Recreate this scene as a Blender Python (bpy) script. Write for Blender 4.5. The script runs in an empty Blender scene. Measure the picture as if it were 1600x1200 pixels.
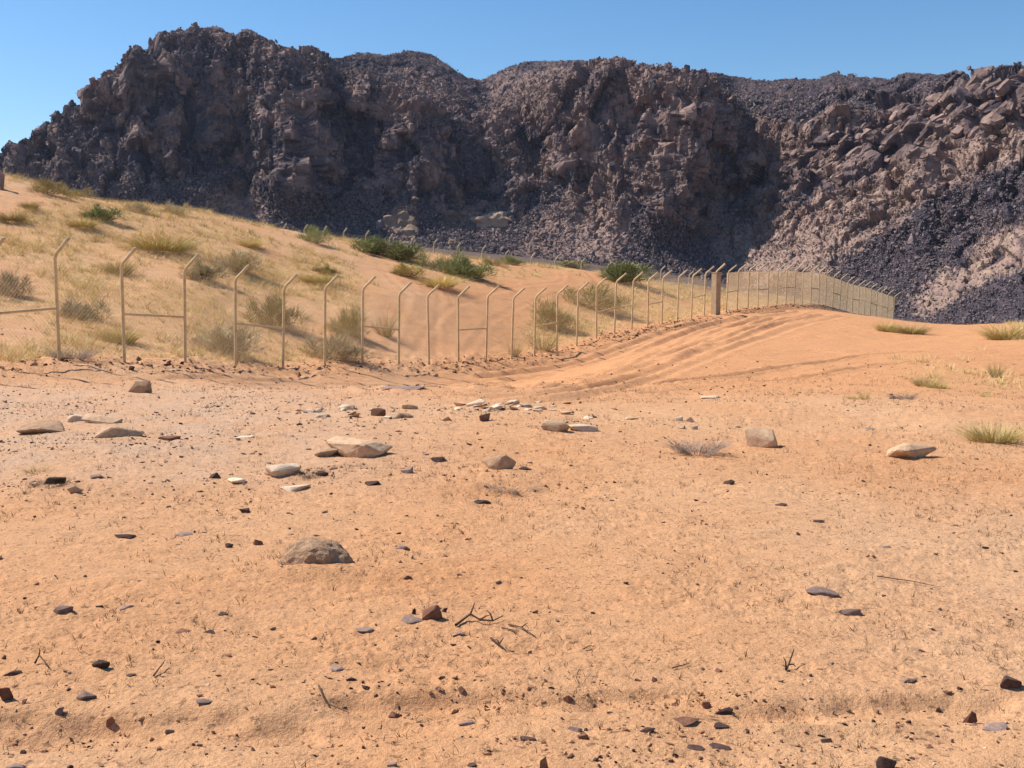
import bpy, math, random
import numpy as np
from math import radians as R
from mathutils import Vector
random.seed(7); rng = np.random.default_rng(7)
scn = bpy.context.scene

# ------------------------------------------------------------------ camera, sky, sun, exposure
CAMZ = 1.6; F = 1600.0; PITCH = math.atan(152 / 1600)
cam_d = bpy.data.cameras.new('camera'); cam = bpy.data.objects.new('camera', cam_d)
scn.collection.objects.link(cam); scn.camera = cam
cam.location = (0, 0, CAMZ); cam.rotation_euler = (R(90) - PITCH, 0, 0)
cam_d.sensor_width = 36; cam_d.lens = 36; cam_d.clip_start = .05; cam_d.clip_end = 9000
SUN_AZ, SUN_EL = -71.0, 49.0          # degrees clockwise from +Y, above horizon
world = bpy.data.worlds.new("World"); scn.world = world; world.use_nodes = True
wn = world.node_tree; wn.nodes.clear()
sky = wn.nodes.new('ShaderNodeTexSky'); sky.sky_type = 'NISHITA'; sky.sun_disc = False
sky.sun_elevation = R(SUN_EL); sky.sun_rotation = R(SUN_AZ); sky.altitude = 0
sky.air_density = 1.0; sky.dust_density = 0.15; sky.ozone_density = 3.0
bg = wn.nodes.new('ShaderNodeBackground'); bg.inputs['Strength'].default_value = .095
wo = wn.nodes.new('ShaderNodeOutputWorld')
hsv = wn.nodes.new('ShaderNodeHueSaturation'); hsv.inputs['Saturation'].default_value = 1.22
wn.links.new(sky.outputs[0], hsv.inputs['Color']); wn.links.new(hsv.outputs[0], bg.inputs[0]); wn.links.new(bg.outputs[0], wo.inputs[0])
sun_d = bpy.data.lights.new('sun', 'SUN'); sun = bpy.data.objects.new('sun', sun_d)
scn.collection.objects.link(sun)
sun_d.energy = 4.8; sun_d.angle = R(.5); sun_d.color = (1, .95, .87)
sv = Vector((math.sin(R(SUN_AZ)) * math.cos(R(SUN_EL)), math.cos(R(SUN_AZ)) * math.cos(R(SUN_EL)), math.sin(R(SUN_EL))))
sun.rotation_euler = sv.to_track_quat('Z', 'Y').to_euler(); sun.location = sv * 50
scn.view_settings.view_transform = 'Standard'; scn.view_settings.look = 'None'
scn.view_settings.gamma = 1; scn.view_settings.exposure = 0.58
scn.cycles.max_bounces = 5

# ------------------------------------------------------------------ numpy noise
_p = rng.permutation(256).astype(np.int32); PERM = np.concatenate([_p, _p])
_g = rng.normal(size=(256, 3)); GR = (_g / np.linalg.norm(_g, axis=1)[:, None]).astype(np.float32)
RN = rng.random((256, 8)).astype(np.float32)
def _h(i, j, k): return PERM[(PERM[(PERM[i & 255] + j) & 255] + k) & 255]
def perlin(x, y, z=None, seed=0):
    x = np.asarray(x, np.float32) + seed * 17.31; y = np.asarray(y, np.float32) + seed * 5.77
    two = z is None
    if not two: z = np.asarray(z, np.float32) + seed * 3.1
    xi = np.floor(x).astype(np.int32); yi = np.floor(y).astype(np.int32)
    xf = x - xi; yf = y - yi
    if two: zi = np.full_like(xi, seed); zf = None
    else: zi = np.floor(z).astype(np.int32); zf = z - zi
    f = lambda t: t * t * t * (t * (t * 6 - 15) + 10)
    u, v = f(xf), f(yf)
    def plane(dz):
        r = []
        for dy in (0, 1):
            c = []
            for dx in (0, 1):
                g = GR[_h(xi + dx, yi + dy, zi + dz)]
                s = g[..., 0] * (xf - dx) + g[..., 1] * (yf - dy)
                if not two: s = s + g[..., 2] * (zf - dz)
                c.append(s)
            r.append(c[0] + u * (c[1] - c[0]))
        return r[0] + v * (r[1] - r[0])
    if two: return plane(0) * 1.5
    a, b = plane(0), plane(1)
    return (a + f(zf) * (b - a)) * 1.4
def fbm(x, y, z=None, o=4, seed=0, gain=.5):
    a = 1.; s = 0.; t = 0.; k = 1.
    for i in range(o):
        s = s + a * perlin(x * k, y * k, None if z is None else z * k, seed + i); t += a; a *= gain; k *= 2.03
    return s / t
def facets(x, y, z, seed=0, tilt=1.0):
    """Angular broken blocks: every cell is a plane of its own height and tilt. Returns height, edge distance"""
    x = np.asarray(x, np.float32) + seed * 7.7; y = np.asarray(y, np.float32) + seed * 3.3; z = np.asarray(z, np.float32) + seed
    xi = np.floor(x).astype(np.int32); yi = np.floor(y).astype(np.int32); zi = np.floor(z).astype(np.int32)
    d1 = np.full(x.shape, 9, np.float32); d2 = d1.copy(); val = np.zeros(x.shape, np.float32)
    for dx in (-1, 0, 1):
        for dy in (-1, 0, 1):
            for dz in (-1, 0, 1):
                h = _h(xi + dx, yi + dy, zi + dz); r = RN[h]
                px = x - (xi + dx + r[..., 0]); py = y - (yi + dy + r[..., 1]); pz = z - (zi + dz + r[..., 2])
                d = px * px + py * py + pz * pz
                v = (r[..., 3] - .5) + tilt * (px * (r[..., 4] - .5) + py * (r[..., 5] - .5) + pz * (r[..., 6] - .5)) * 2
                n = d < d1
                d2 = np.where(n, d1, np.minimum(d2, d)); val = np.where(n, v, val); d1 = np.where(n, d, d1)
    return val, np.sqrt(d2) - np.sqrt(d1)
def sstep(a, b, x):
    t = np.clip((x - a) / (b - a), 0, 1); return t * t * (3 - 2 * t)

# ------------------------------------------------------------------ pixel of the survey photo -> direction (tan azimuth, slope)
def ray(px, py):
    xc = (np.asarray(px, float) - 800) / F; yc = -(np.asarray(py, float) - 600) / F
    c, s = math.cos(PITCH), math.sin(PITCH)
    dy = c + yc * s; dz = -s + yc * c
    return xc / dy, dz / dy
def at_depth(px, py, d):
    t, m = ray(px, py); return t * d, d, CAMZ + m * d

# ------------------------------------------------------------------ ground relief
# survey points: (px, py, depth)
FOOT_D = ([-600, 0, 300, 700, 1000, 1150, 1300, 1600, 2200], [235, 228, 220, 215, 212, 205, 182, 140, 110])
FOOT_Y = ([-600, 0, 100, 200, 300, 400, 600, 900, 1000, 1100, 1250, 1400, 1600, 2200], [300, 305, 330, 345, 352, 362, 384, 412, 424, 438, 470, 502, 520, 540])
ctrl = []
for px in (-600, 0, 400, 800, 1200, 1600, 2200):
    for d in (1.2, 2.5, 4.5, 7, 10, 14):
        ctrl.append((px, None, d, 0.0))
for px, py, d in [(-600, 566, 17), (0, 576, 19.5), (90, 570, 20.5), (192, 572, 22), (287, 573, 23.1), (366, 577, 25), (440, 578, 26.9), (506, 575, 27.6), (565, 572, 29), (622, 573, 30.5),
      (670, 571, 31.7), (716, 571, 32.5), (759, 570, 33.7), (799, 564, 35.5), (835, 559, 36.6), (870, 549, 38.4), (901, 542, 39.2), (932, 537, 40), (987, 525, 42), (1034, 515, 44.5),
      (1080, 503, 48), (1118, 497, 51), (1150, 490, 54), (1197, 483, 58), (1253, 480, 62), (1322, 489, 70), (1395, 505, 80),
      # near side of the fence, in front
      (0, 620, 15), (200, 610, 16.5), (400, 612, 17.5), (600, 606, 19), (800, 606, 20), (1000, 600, 21), (1200, 590, 22), (1400, 600, 19), (1600, 620, 17), (2200, 620, 17),
      (1000, 560, 29), (1100, 535, 35), (1200, 510, 42), (1300, 494, 50), (1300, 550, 30), (1450, 560, 26), (1400, 500, 54), (1450, 520, 40), (1500, 508, 50), (1600, 506, 50), (1600, 560, 27), (2200, 500, 50), (2200, 560, 27),
      # behind the fence: grassy dune rising to the left
      (-600, 480, 24), (-600, 350, 34), (-600, 230, 46), (0, 520, 23.5), (0, 440, 29), (0, 360, 36), (0, 272, 45),
      (160, 480, 28), (160, 400, 35), (160, 315, 46), (300, 500, 29), (300, 430, 34), (300, 370, 41), (300, 328, 49),
      (450, 500, 32.5), (450, 440, 38), (450, 361, 54), (600, 520, 34), (600, 460, 39), (600, 410, 48), (600, 384, 58),
      (750, 520, 38), (750, 460, 45), (750, 406, 60), (900, 500, 44), (900, 455, 51), (900, 421, 62), (1000, 490, 50), (1000, 450, 57), (1000, 436, 64),
      (1100, 470, 60), (1100, 448, 68), (1250, 468, 72)]:
    ctrl.append((px, py, d, None))
# beyond the ridge, lower ground under the far fence, then the foot of the mountain
for px, z, d in [(-600, 6, 70), (0, 3.5, 68), (300, 3, 75), (450, 3.2, 78), (600, 2.9, 78), (750, 2.3, 80), (900, 1.5, 83), (1050, .4, 88), (1200, -.8, 90), (1400, -2.3, 90), (1600, -3, 75), (2200, -3, 75)]:
    ctrl.append((px, None, d, z))
for px in (-600, 0, 200, 400, 600, 900, 1100, 1300, 1600, 2200):
    d = np.interp(px, *FOOT_D); py = np.interp(px, *FOOT_Y); ctrl.append((px, py, float(d), None))
    z = at_depth(px, py, d)[2]; ctrl.append((px, None, float(d) * 3, float(z) - 10))
CP = []
for px, py, d, z in ctrl:
    t, m = ray(px, 570 if py is None else py)
    CP.append((float(t), math.log(d), CAMZ + float(m) * d if z is None else z))
CP = np.array(CP)
def _tps(r2): return r2 * np.log(r2 + 1e-9) * .5
KT = 2.2
_X = np.stack([CP[:, 0] * KT, CP[:, 1]], 1)
_A = _tps(((_X[:, None] - _X[None]) ** 2).sum(-1)) + np.eye(len(_X)) * 2e-3
_P = np.concatenate([np.ones((len(_X), 1)), _X], 1)
_M = np.block([[_A, _P], [_P.T, np.zeros((3, 3))]])
_W = np.linalg.solve(_M, np.concatenate([CP[:, 2], np.zeros(3)]))
def macro(x, y):
    x = np.asarray(x, float); y = np.asarray(y, float); sh = x.shape; x = x.ravel(); y = y.ravel()
    az = np.clip(np.arctan2(x, y), -R(46), R(46)); t = np.tan(az)
    rr = np.sqrt(x * x + y * y); d = np.clip(rr * np.cos(az), 1.2, 640)
    a = (t * KT).astype(np.float32); b = np.log(d).astype(np.float32)
    out = np.full(a.shape, _W[-3], np.float32) + _W[-2] * a + _W[-1] * b
    for w, (p, q) in zip(_W[:-3], _X):
        r2 = (a - p) ** 2 + (b - q) ** 2
        out += (w * .5) * r2 * np.log(r2 + 1e-9)
    return out.reshape(sh).astype(np.float64)
_ds = np.exp(np.linspace(math.log(2.0), math.log(200), 900))
def hit(px, py):
    """where the ray through a survey pixel first meets the ground"""
    t, m = ray(px, py)
    z = macro(t * _ds, _ds); rz = CAMZ + m * _ds
    k = np.nonzero(rz < z)[0]
    i = k[0] if len(k) else len(_ds) - 1
    i = max(i, 1)
    a0 = (rz - z)[i - 1]; a1 = (rz - z)[i]
    d = _ds[i - 1] + (_ds[i] - _ds[i - 1]) * (a0 / (a0 - a1) if a0 != a1 else 0)
    return float(t * d), float(d)
def polyline(pts, n=12):
    out = []
    for (a, b), (c, e) in zip(pts[:-1], pts[1:]):
        for k in range(n): out.append(hit(a + (c - a) * k / n, b + (e - b) * k / n))
    out.append(hit(*pts[-1]))
    out = np.array(out)
    for _ in range(6): out[1:-1] = (out[:-2] + 2 * out[1:-1] + out[2:]) / 4
    return out
RUTS = []
for pts, w, a in [
    ([(700, 608), (860, 600), (960, 580), (1060, 548), (1120, 520), (1180, 500), (1250, 490)], .21, .10),
    ([(760, 620), (900, 612), (1010, 588), (1080, 558), (1150, 530), (1220, 506), (1290, 494)], .2, .10),
    ([(800, 596), (900, 582), (980, 558), (1050, 530), (1110, 508), (1170, 496)], .21, .10),
    ([(820, 607), (930, 596), (1010, 572), (1090, 538), (1150, 514), (1210, 499)], .19, .09),
    ([(760, 592), (880, 574), (970, 545), (1040, 520), (1100, 503)], .21, .10),
    ([(900, 606), (1000, 604), (1150, 587), (1250, 571), (1350, 556), (1450, 551), (1610, 558)], .11, .07),
    ([(1010, 616), (1100, 606), (1250, 592), (1350, 573), (1450, 562), (1610, 566)], .11, .06),
    ([(600, 565), (622, 500), (640, 462), (600, 424), (520, 396), (440, 372), (385, 354)], .13, .016),
    ([(680, 565), (682, 500), (690, 462), (640, 424), (560, 392), (480, 368), (420, 354)], .13, .016),
    ([(640, 560), (700, 480), (790, 452), (880, 440), (880, 426), (800, 415)], .12, .015),
    ([(720, 562), (770, 495), (850, 465), (935, 443), (915, 425), (850, 413)], .12, .015),
    ([(380, 598), (560, 600), (700, 607), (850, 602)], .14, .05),
    ([(0, 590), (150, 597), (300, 592), (450, 598), (600, 612)], .14, .05)]:
    RUTS.append((polyline(pts), w, a))
    if a > .085:
        for dx_, dy_ in ((-24, -8), (34, 12)): RUTS.append((polyline([(p + dx_ * k_ / len(pts), q + dy_ * (1 - k_ / len(pts))) for k_, (p, q) in enumerate(pts)]), w * .8, a * .45))
# hollows scooped into the foreground: (px, py, half width m, half depth m, amount m)
PITS = [(700, 1098, .55, .11, .075), (1010, 1092, .3, .10, .05), (250, 1135, .8, .16, .06), (560, 1130, .5, .1, .035), (1190, 1112, .32, .09, .05), (60, 1140, .4, .14, .05),
        (1450, 1105, .5, .14, .055), (1330, 1150, .5, .1, .035), (620, 1040, .4, .1, .02), (850, 1010, .5, .12, .03), (80, 770, .6, .4, -.07), (840, 775, .8, .4, .05),
        (560, 745, 1.0, .35, -.06), (790, 752, .4, .25, -.06), (485, 900, .5, .12, -.05), (200, 700, 1.2, .5, -.05), (1310, 655, 1.6, .8, .07), (400, 980, .7, .2, .03), (1000, 940, .9, .25, .02)]
_pit = []
for px, py, w, l, a in PITS:
    x, y = hit(px, py); _pit.append((x, y, w, l, a))
_mound = []
for px, py, w in [(556, 719, 104), (783, 741, 60), (440, 751, 54), (176, 687, 74), (62, 681, 66), (152, 665, 62), (867, 681, 46), (1196, 701, 58), (1427, 716, 84), (486, 892, 124), (96, 962, 38), (676, 971, 34),
                  (642, 976, 38), (133, 1094, 34), (155, 1052, 30), (1128, 1104, 32), (1425, 1068, 30), (1579, 1078, 36), (730, 1133, 30), (1285, 936, 46), (217, 613, 40), (887, 1088, 24), (1512, 1114, 26), (283, 985, 30), (20, 1059, 32)]:
    x, y = hit(px, py); w = w / F * y; _mound += [(x + w * .1, y - w * .10, min(w, .35) * .75, min(w, .35) * .20, min(w, .3) * .045), (x - w * .5, y + w * .25, w * .3, w * .4, min(w, .3) * .06), (x + w * .55, y + w * .1, w * .4, w * .3, min(w, .3) * .04)]
def seg_dist(x, y, pl):
    best = np.full(x.shape, 1e9)
    for a, b in zip(pl[:-1], pl[1:]):
        dx, dy = b - a; L = dx * dx + dy * dy + 1e-9
        t = np.clip(((x - a[0]) * dx + (y - a[1]) * dy) / L, 0, 1)
        best = np.minimum(best, (x - a[0] - t * dx) ** 2 + (y - a[1] - t * dy) ** 2)
    return np.sqrt(best)
FENCE_PX = [(-175, 0, 0)]
def height(x, y):
    x = np.asarray(x, float); y = np.asarray(y, float)
    z = macro(x, y); d = np.hypot(x, y)
    far = sstep(60, 110, d)
    z = z + fbm(x / 4, y / 4, o=3, seed=1) * .09 * sstep(3, 14, d) + fbm(x / 16, y / 16, o=2, seed=4) * .20 * sstep(22, 45, d)
    z = z + fbm(x / .9, y / .6, o=3, seed=2) * .03 + np.abs(perlin(x / .35, y / .2, seed=9)) * .016 * (1 - .4 * sstep(12, 30, d)) + np.abs(perlin(x / 1.1, y / .7, seed=19)) * .05 * sstep(20, 26, d)
    near = d < 32
    if near.any():
        xn, yn = x[near], y[near]
        rough = .5 + sstep(-.2, .35, perlin(xn / 1.3, yn / .8, seed=13))
        z[near] += (fbm(xn / .10, yn / .08, o=2, seed=3) * .010 + np.maximum(perlin(xn / .035, yn / .035, seed=5), 0) * .007) * rough
    for px, py, w, l, a in _pit:
        e = np.exp(-((x - px) / w) ** 2 - ((y - py) / l) ** 2)
        
        e = np.where(e > .02, sstep(.12, .8, e * (1 + .45 * perlin(x / .16, y / .10, seed=8))), 0) if a > .045 and w < 1 else e
        z = z - a * .85 * e * (1 + .3 * perlin(x / .2, y / .15, seed=18))
    for px, py, w, l, a in _mound:
        k = (np.abs(x - px) < 3 * w) & (np.abs(y - py) < 3 * l)
        if k.any(): z[k] += a * np.exp(-((x[k] - px) / w) ** 2 - ((y[k] - py) / l) ** 2)
    m = (d > 12) & (d < 80)
    if m.any():
        xs, ys = x[m], y[m]; q = np.zeros(xs.shape); wob = .06 * perlin(xs / 1.5, ys / 1.5, seed=6) + .02 * perlin(xs / .3, ys / .3, seed=14)
        for pl, w, a in RUTS:
            lo = pl.min(0) - 2; hi = pl.max(0) + 2
            k = (xs > lo[0]) & (xs < hi[0]) & (ys > lo[1]) & (ys < hi[1])
            if not k.any(): continue
            r = seg_dist(xs[k], ys[k], pl) + wob[k]
            q[k] += (.8 + .1 * perlin(xs[k] / .8, ys[k] / .8, seed=15)) * (-a * np.exp(-(r / w) ** 2) + .55 * a * np.exp(-((r - 2.1 * w) / (.8 * w)) ** 2))
        # churned strip along the fence
        r = seg_dist(xs, ys, FENCE_XY) if FENCE_XY is not None else None
        if r is not None:
            ch = np.exp(-(r / 1.1) ** 2)
            q += ch * (.05 + .10 * np.abs(perlin(xs / .5, ys / .35, seed=11)) + .05 * perlin(xs / .2, ys / .15, seed=12))
        z[m] += q
    return z
FENCE_XY = None
# main fence posts: depth from their size
FP = [(-140, 576, 17.6), (-15, 573, 19.1), (90, 569, 20.6), (192, 572, 22), (287, 573, 23.2), (366, 577, 25), (440, 578, 26.7), (506, 575, 27.8), (565, 572, 29.1), (622, 573, 30.4), (670, 571, 31.6), (716, 571, 32.8), (759, 570, 34.0),
      (799, 564, 35.4), (835, 559, 36.7), (870, 549, 38), (901, 542, 39.3), (932, 537, 40.6), (960, 532, 42), (987, 525, 43.2), (1012, 520, 44.6), (1034, 515, 46), (1058, 508, 47.6), (1080, 503, 49), (1100, 500, 50.6)]
FP2 = [(1134, 492, 53)] + [(x, 0, float(np.interp(x, [1134, 1197, 1253, 1322, 1395], [53, 58, 62.5, 70, 80]))) for x in (1151, 1168, 1184, 1199, 1213, 1227, 1240, 1253, 1266, 1278, 1289, 1300, 1311, 1321, 1331, 1341, 1350, 1359, 1368, 1377, 1386, 1395)]
def post_xy(p):
    t = float(ray(p[0], 500)[0]); return (t * p[2], p[2])
POSTS1 = [post_xy(p) for p in FP]; POSTS2 = [post_xy(p) for p in FP2]
FENCE_XY = np.array(POSTS1 + POSTS2)[::3] - np.array([0.1, .35])

# ------------------------------------------------------------------ helpers
COL = scn.collection
def link(name, mesh, mat=None, parent=None, **kw):
    o = bpy.data.objects.new(name, mesh); COL.objects.link(o)
    if mat and mesh is not None and not mesh.materials: mesh.materials.append(mat)
    if parent is not None: o.parent = parent
    for k, v in kw.items():
        if v: o[k] = v
    return o
def mesh_np(name, V, Fq, smooth=False, cols=None):
    """V n*3, Fq m*k int array"""
    me = bpy.data.meshes.new(name); V = np.ascontiguousarray(V, np.float32); Fq = np.ascontiguousarray(Fq, np.int32)
    m, k = Fq.shape
    me.vertices.add(len(V)); me.vertices.foreach_set('co', V.ravel())
    me.loops.add(m * k); me.loops.foreach_set('vertex_index', Fq.ravel())
    me.polygons.add(m); me.polygons.foreach_set('loop_start', np.arange(0, m * k, k, dtype=np.int32))
    me.polygons.foreach_set('use_smooth', np.full(m, smooth))
    me.update(calc_edges=True)
    if cols is not None:
        a = me.color_attributes.new('Col', 'FLOAT_COLOR', 'POINT')
        c = np.ones((len(V), 4), np.float32); c[:, :3] = cols; a.data.foreach_set('color', c.ravel())
    return me
def grid_faces(nr, nc):
    i = np.arange(nr - 1)[:, None] * nc + np.arange(nc - 1)[None]
    return np.stack([i, i + 1, i + nc + 1, i + nc], -1).reshape(-1, 4)
def nmat(name, build):
    m = bpy.data.materials.new(name); m.use_nodes = True; nt = m.node_tree; nt.nodes.clear()
    out = nt.nodes.new('ShaderNodeOutputMaterial'); b = nt.nodes.new('ShaderNodeBsdfPrincipled')
    b.inputs['Roughness'].default_value = .92; b.inputs['Specular IOR Level'].default_value = .15
    nt.links.new(b.outputs[0], out.inputs[0])
    def N(t, **kw):
        n = nt.nodes.new(t)
        for k, v in kw.items():
            if k in n.inputs: n.inputs[k].default_value = v
            else: setattr(n, k, v)
        return n
    build(N, nt.links.new, b); return m
def noise(N, L, coord, scale, detail=4, rough=.55):
    n = N('ShaderNodeTexNoise', Scale=scale, Detail=detail, Roughness=rough); L(coord, n.inputs['Vector']); return n.outputs[0]
def ramp(N, L, fac, stops):
    r = N('ShaderNodeValToRGB'); e = r.color_ramp.elements
    while len(e) < len(stops): e.new(.5)
    for k, (p, c) in enumerate(stops):
        e[k].position = p; e[k].color = (*c, 1) if not isinstance(c, float) else (c, c, c, 1)
    L(fac, r.inputs[0]); return r.outputs[0]
def mul(N, L, a, b, t='MULTIPLY', f=1.0):
    m = N('ShaderNodeMix', data_type='RGBA', blend_type=t); m.inputs[0].default_value = f
    L(a, m.inputs[6]) if not isinstance(a, tuple) else setattr(m.inputs[6], 'default_value', (*a, 1))
    L(b, m.inputs[7]) if not isinstance(b, tuple) else setattr(m.inputs[7], 'default_value', (*b, 1))
    return m.outputs[2]
def bump(N, L, h, b, dist, strength=1.):
    n = N('ShaderNodeBump', Distance=dist, Strength=strength); L(h, n.inputs['Height']); L(n.outputs[0], b.inputs['Normal']); return n

def m_ground(N, L, b):
    a = N('ShaderNodeAttribute', attribute_name='Col'); g = N('ShaderNodeNewGeometry'); p = g.outputs['Position']
    v = ramp(N, L, noise(N, L, p, 9, 6, .7), [(.25, .78), (.5, 1.0), (.75, 1.14)])
    w = ramp(N, L, noise(N, L, p, 70, 3, .7), [(.3, .80), (.55, 1.0), (.7, 1.12)])
    s = ramp(N, L, noise(N, L, p, 28, 2, .6), [(.60, 1.0), (.68, .52)])
    c = mul(N, L, mul(N, L, mul(N, L, a.outputs[0], v), w), s)
    L(c, b.inputs['Base Color'])
    bump(N, L, noise(N, L, p, 34, 5, .75), b, .022, .9)
def m_mount(N, L, b):
    a = N('ShaderNodeAttribute', attribute_name='Col'); g = N('ShaderNodeNewGeometry'); p = g.outputs['Position']
    v = ramp(N, L, noise(N, L, p, .9, 8, .75), [(.3, .55), (.5, 1.0), (.7, 1.45)])
    L(mul(N, L, a.outputs[0], v), b.inputs['Base Color'])
    bump(N, L, noise(N, L, p, 2.4, 8, .75), b, .22, .9)
def m_rock(c1, c2, scale=14, bd=.01):
    def f(N, L, b):
        t = N('ShaderNodeTexCoord'); g = N('ShaderNodeNewGeometry'); p = g.outputs['Position']
        oi = N('ShaderNodeObjectInfo')
        base = ramp(N, L, noise(N, L, p, scale, 6, .7), [(.3, c1), (.7, c2)])
        r = ramp(N, L, oi.outputs['Random'], [(0, .7), (1, 1.3)])
        L(mul(N, L, base, r), b.inputs['Base Color'])
        bump(N, L, noise(N, L, p, scale * 3, 6, .7), b, bd, .8)
    return f
def m_plant(c1, c2):
    def f(N, L, b):
        oi = N('ShaderNodeObjectInfo'); g = N('ShaderNodeNewGeometry')
        n = noise(N, L, g.outputs['Position'], 6, 3)
        base = ramp(N, L, n, [(.35, c1), (.65, c2)])
        r = ramp(N, L, oi.outputs['Random'], [(0, .75), (1, 1.25)])
        L(mul(N, L, base, r), b.inputs['Base Color'])
    return f
M = {}
M['ground'] = nmat('sand', m_ground); M['mount'] = nmat('mountain_rock', m_mount)
M['dark'] = nmat('dark_varnished_rock', m_rock((.045, .025, .020), (.10, .058, .046), 40, .004))
M['slate'] = nmat('grey_slate', m_rock((.15, .10, .085), (.32, .215, .17), 40, .004))
M['red'] = nmat('red_brown_rock', m_rock((.14, .065, .04), (.27, .13, .08), 40, .004))
M['tan'] = nmat('tan_sandstone', m_rock((.35, .21, .118), (.58, .385, .24), 20, .006))
M['pale'] = nmat('pale_limestone', m_rock((.46, .33, .22), (.66, .50, .36), 20, .006))
M['brown'] = nmat('brown_boulder', m_rock((.30, .175, .10), (.56, .35, .21), 16, .03))
M['scree'] = nmat('scree', m_rock((.068, .054, .055), (.27, .20, .19), 2, .1))
M['outcrop'] = nmat('outcrop_sandstone', m_rock((.24, .155, .105), (.42, .28, .195), .8, .2))
M['grass'] = nmat('dry_grass', m_plant((.62, .46, .21), (.82, .63, .33)))
M['grassg'] = nmat('half_green_grass', m_plant((.46, .38, .14), (.68, .52, .21)))
M['green'] = nmat('green_shrub', m_plant((.19, .22, .08), (.38, .37, .15)))
M['olive'] = nmat('olive_shrub', m_plant((.34, .28, .10), (.56, .43, .18)))
M['grey'] = nmat('grey_green_shrub', m_plant((.36, .29, .16), (.58, .46, .27)))
M['dead'] = nmat('dead_twigs', m_plant((.22, .16, .12), (.42, .33, .27)))
M['wood'] = nmat('dark_wood', m_plant((.05, .03, .02), (.12, .07, .04)))
def m_paint(N, L, b):
    g = N('ShaderNodeNewGeometry'); p = g.outputs['Position']
    L(ramp(N, L, noise(N, L, p, 5, 5, .7), [(.25, (.36, .25, .13)), (.5, (.56, .42, .24)), (.8, (.64, .50, .30))]), b.inputs['Base Color'])
    b.inputs['Roughness'].default_value = .6
M['post'] = nmat('tan_painted_steel', m_paint)
def m_wire(N, L, b): b.inputs['Base Color'].default_value = (.68, .48, .28, 1); b.inputs['Roughness'].default_value = .6
M['wire'] = nmat('coated_wire', m_wire)
def m_conc(N, L, b):
    g = N('ShaderNodeNewGeometry'); p = g.outputs['Position']
    L(ramp(N, L, noise(N, L, p, 4, 6, .7), [(.3, (.30, .21, .13)), (.7, (.44, .32, .2))]), b.inputs['Base Color'])
M['conc'] = nmat('brown_concrete', m_conc)

# ------------------------------------------------------------------ ground sheet
cols_t = np.concatenate([-np.exp(np.linspace(math.log(80), math.log(.60), 40)), np.linspace(-.58, .58, 880), np.exp(np.linspace(math.log(.60), math.log(80), 40))])
azs = np.arctan(cols_t)
azs = np.concatenate([np.linspace(-math.pi, azs[0], 14)[:-1], azs, np.linspace(azs[-1], math.pi, 14)[1:]])
py = np.linspace(1290, 572, 410)
dd = CAMZ / np.array([-ray(800, q)[1] for q in py])
dist = np.concatenate([[.0, .5, 1.2, 1.8, 2.2, 2.5], dd[dd > 2.6], np.geomspace(dd[-1] * 1.003, 66, 400), np.geomspace(66.6, 110, 50), np.geomspace(112, 700, 45), [1000, 1600, 2600, 4500]])
cz = 1 / np.maximum(np.cos(np.clip(azs, -R(33), R(33))), .5)
DX = dist[:, None] * cz[None]
X = np.sin(azs)[None] * DX; Y = np.cos(azs)[None] * DX
Z = height(X.ravel(), Y.ravel()).reshape(X.shape)
# ground colour (mineral, measured per region)
def to_px(x, y, z):
    c, s = math.cos(PITCH), math.sin(PITCH); dz = z - CAMZ
    yy = np.maximum(y * c - dz * s, .01); u = y * s + dz * c
    return 800 + F * x / yy, 600 - F * u / yy
def grassiness(x, y):
    """how much dry grass covers the dunes"""
    pxs, pys = to_px(x, y, macro(x, y))
    d = y
    inside = np.interp(x, FX, FY)          # fence depth at this x
    beh = sstep(.3, 1.5, y - inside) * (1 - sstep(66, 72, y))
    n = fbm(x / 3.2, y / 4, o=3, seed=21)
    g = beh * np.clip(.62 + n * 1.1, 0, 1)
    g = g * np.where(pxs < 560, 1, np.where(pxs < 830, .45, .95))
    r = np.full(x.shape, 99.)
    m = (y > 25) & (y < 70)
    for pl, w, a in DUNE_RUTS:
        r[m] = np.minimum(r[m], seg_dist(x[m], y[m], pl))
    g = g * sstep(.5, 1.6, r)
    g = np.where(pxs < 70, g * sstep(-.2, .4, n + .1), g)
    right = sstep(1290, 1480, pxs) * sstep(660, 620, pys) * sstep(528, 570, pys) * np.clip(.05 + n, 0, 1) * .8 * (y < inside + .3)
    right2 = sstep(1540, 1600, pxs) * sstep(545, 520, pys) * .35 * (y < 60)
    return np.clip(g + right * .7 + right2, 0, 1)
DUNE_RUTS = [q for q in RUTS if .12 <= q[1] <= .13 and q[2] in (.016, .015)]
_fa = np.array([(-60, 10)] + POSTS1 + POSTS2 + [(30, 200), (200, 201)]); FX, FY = _fa[:, 0], _fa[:, 1]
xr, yr = X.ravel(), Y.ravel()
pxs, pys = to_px(xr, yr, Z.ravel())
gr = grassiness(xr, yr)
ORANGE = np.array([.565, .272, .122]); TAN = np.array([.60, .338, .178]); PINK = np.array([.53, .33, .205]); SOIL = np.array([.56, .34, .145]); GRAVEL = np.array([.13, .085, .065])
n1 = fbm(xr / 2.5, yr / 3.5, o=3, seed=31); n2 = fbm(xr / .7, yr / .7, o=3, seed=33)
k = np.clip(.45 + n1 * .9 + n2 * .35, 0, 1)[:, None]
C = TAN * (1 - k) + ORANGE * k
D0 = np.hypot(xr, yr)
pk = np.clip(sstep(900, 300, pxs) * sstep(590, 620, pys) * sstep(800, 700, pys) * (.75 + n2) + sstep(1100, 1600, pxs) * sstep(720, 820, pys) * .22 * (yr > 0) * (1 - sstep(1000, 1150, pys)), 0, 1)[:, None]
C = C * (1 - pk) + PINK * pk
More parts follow.
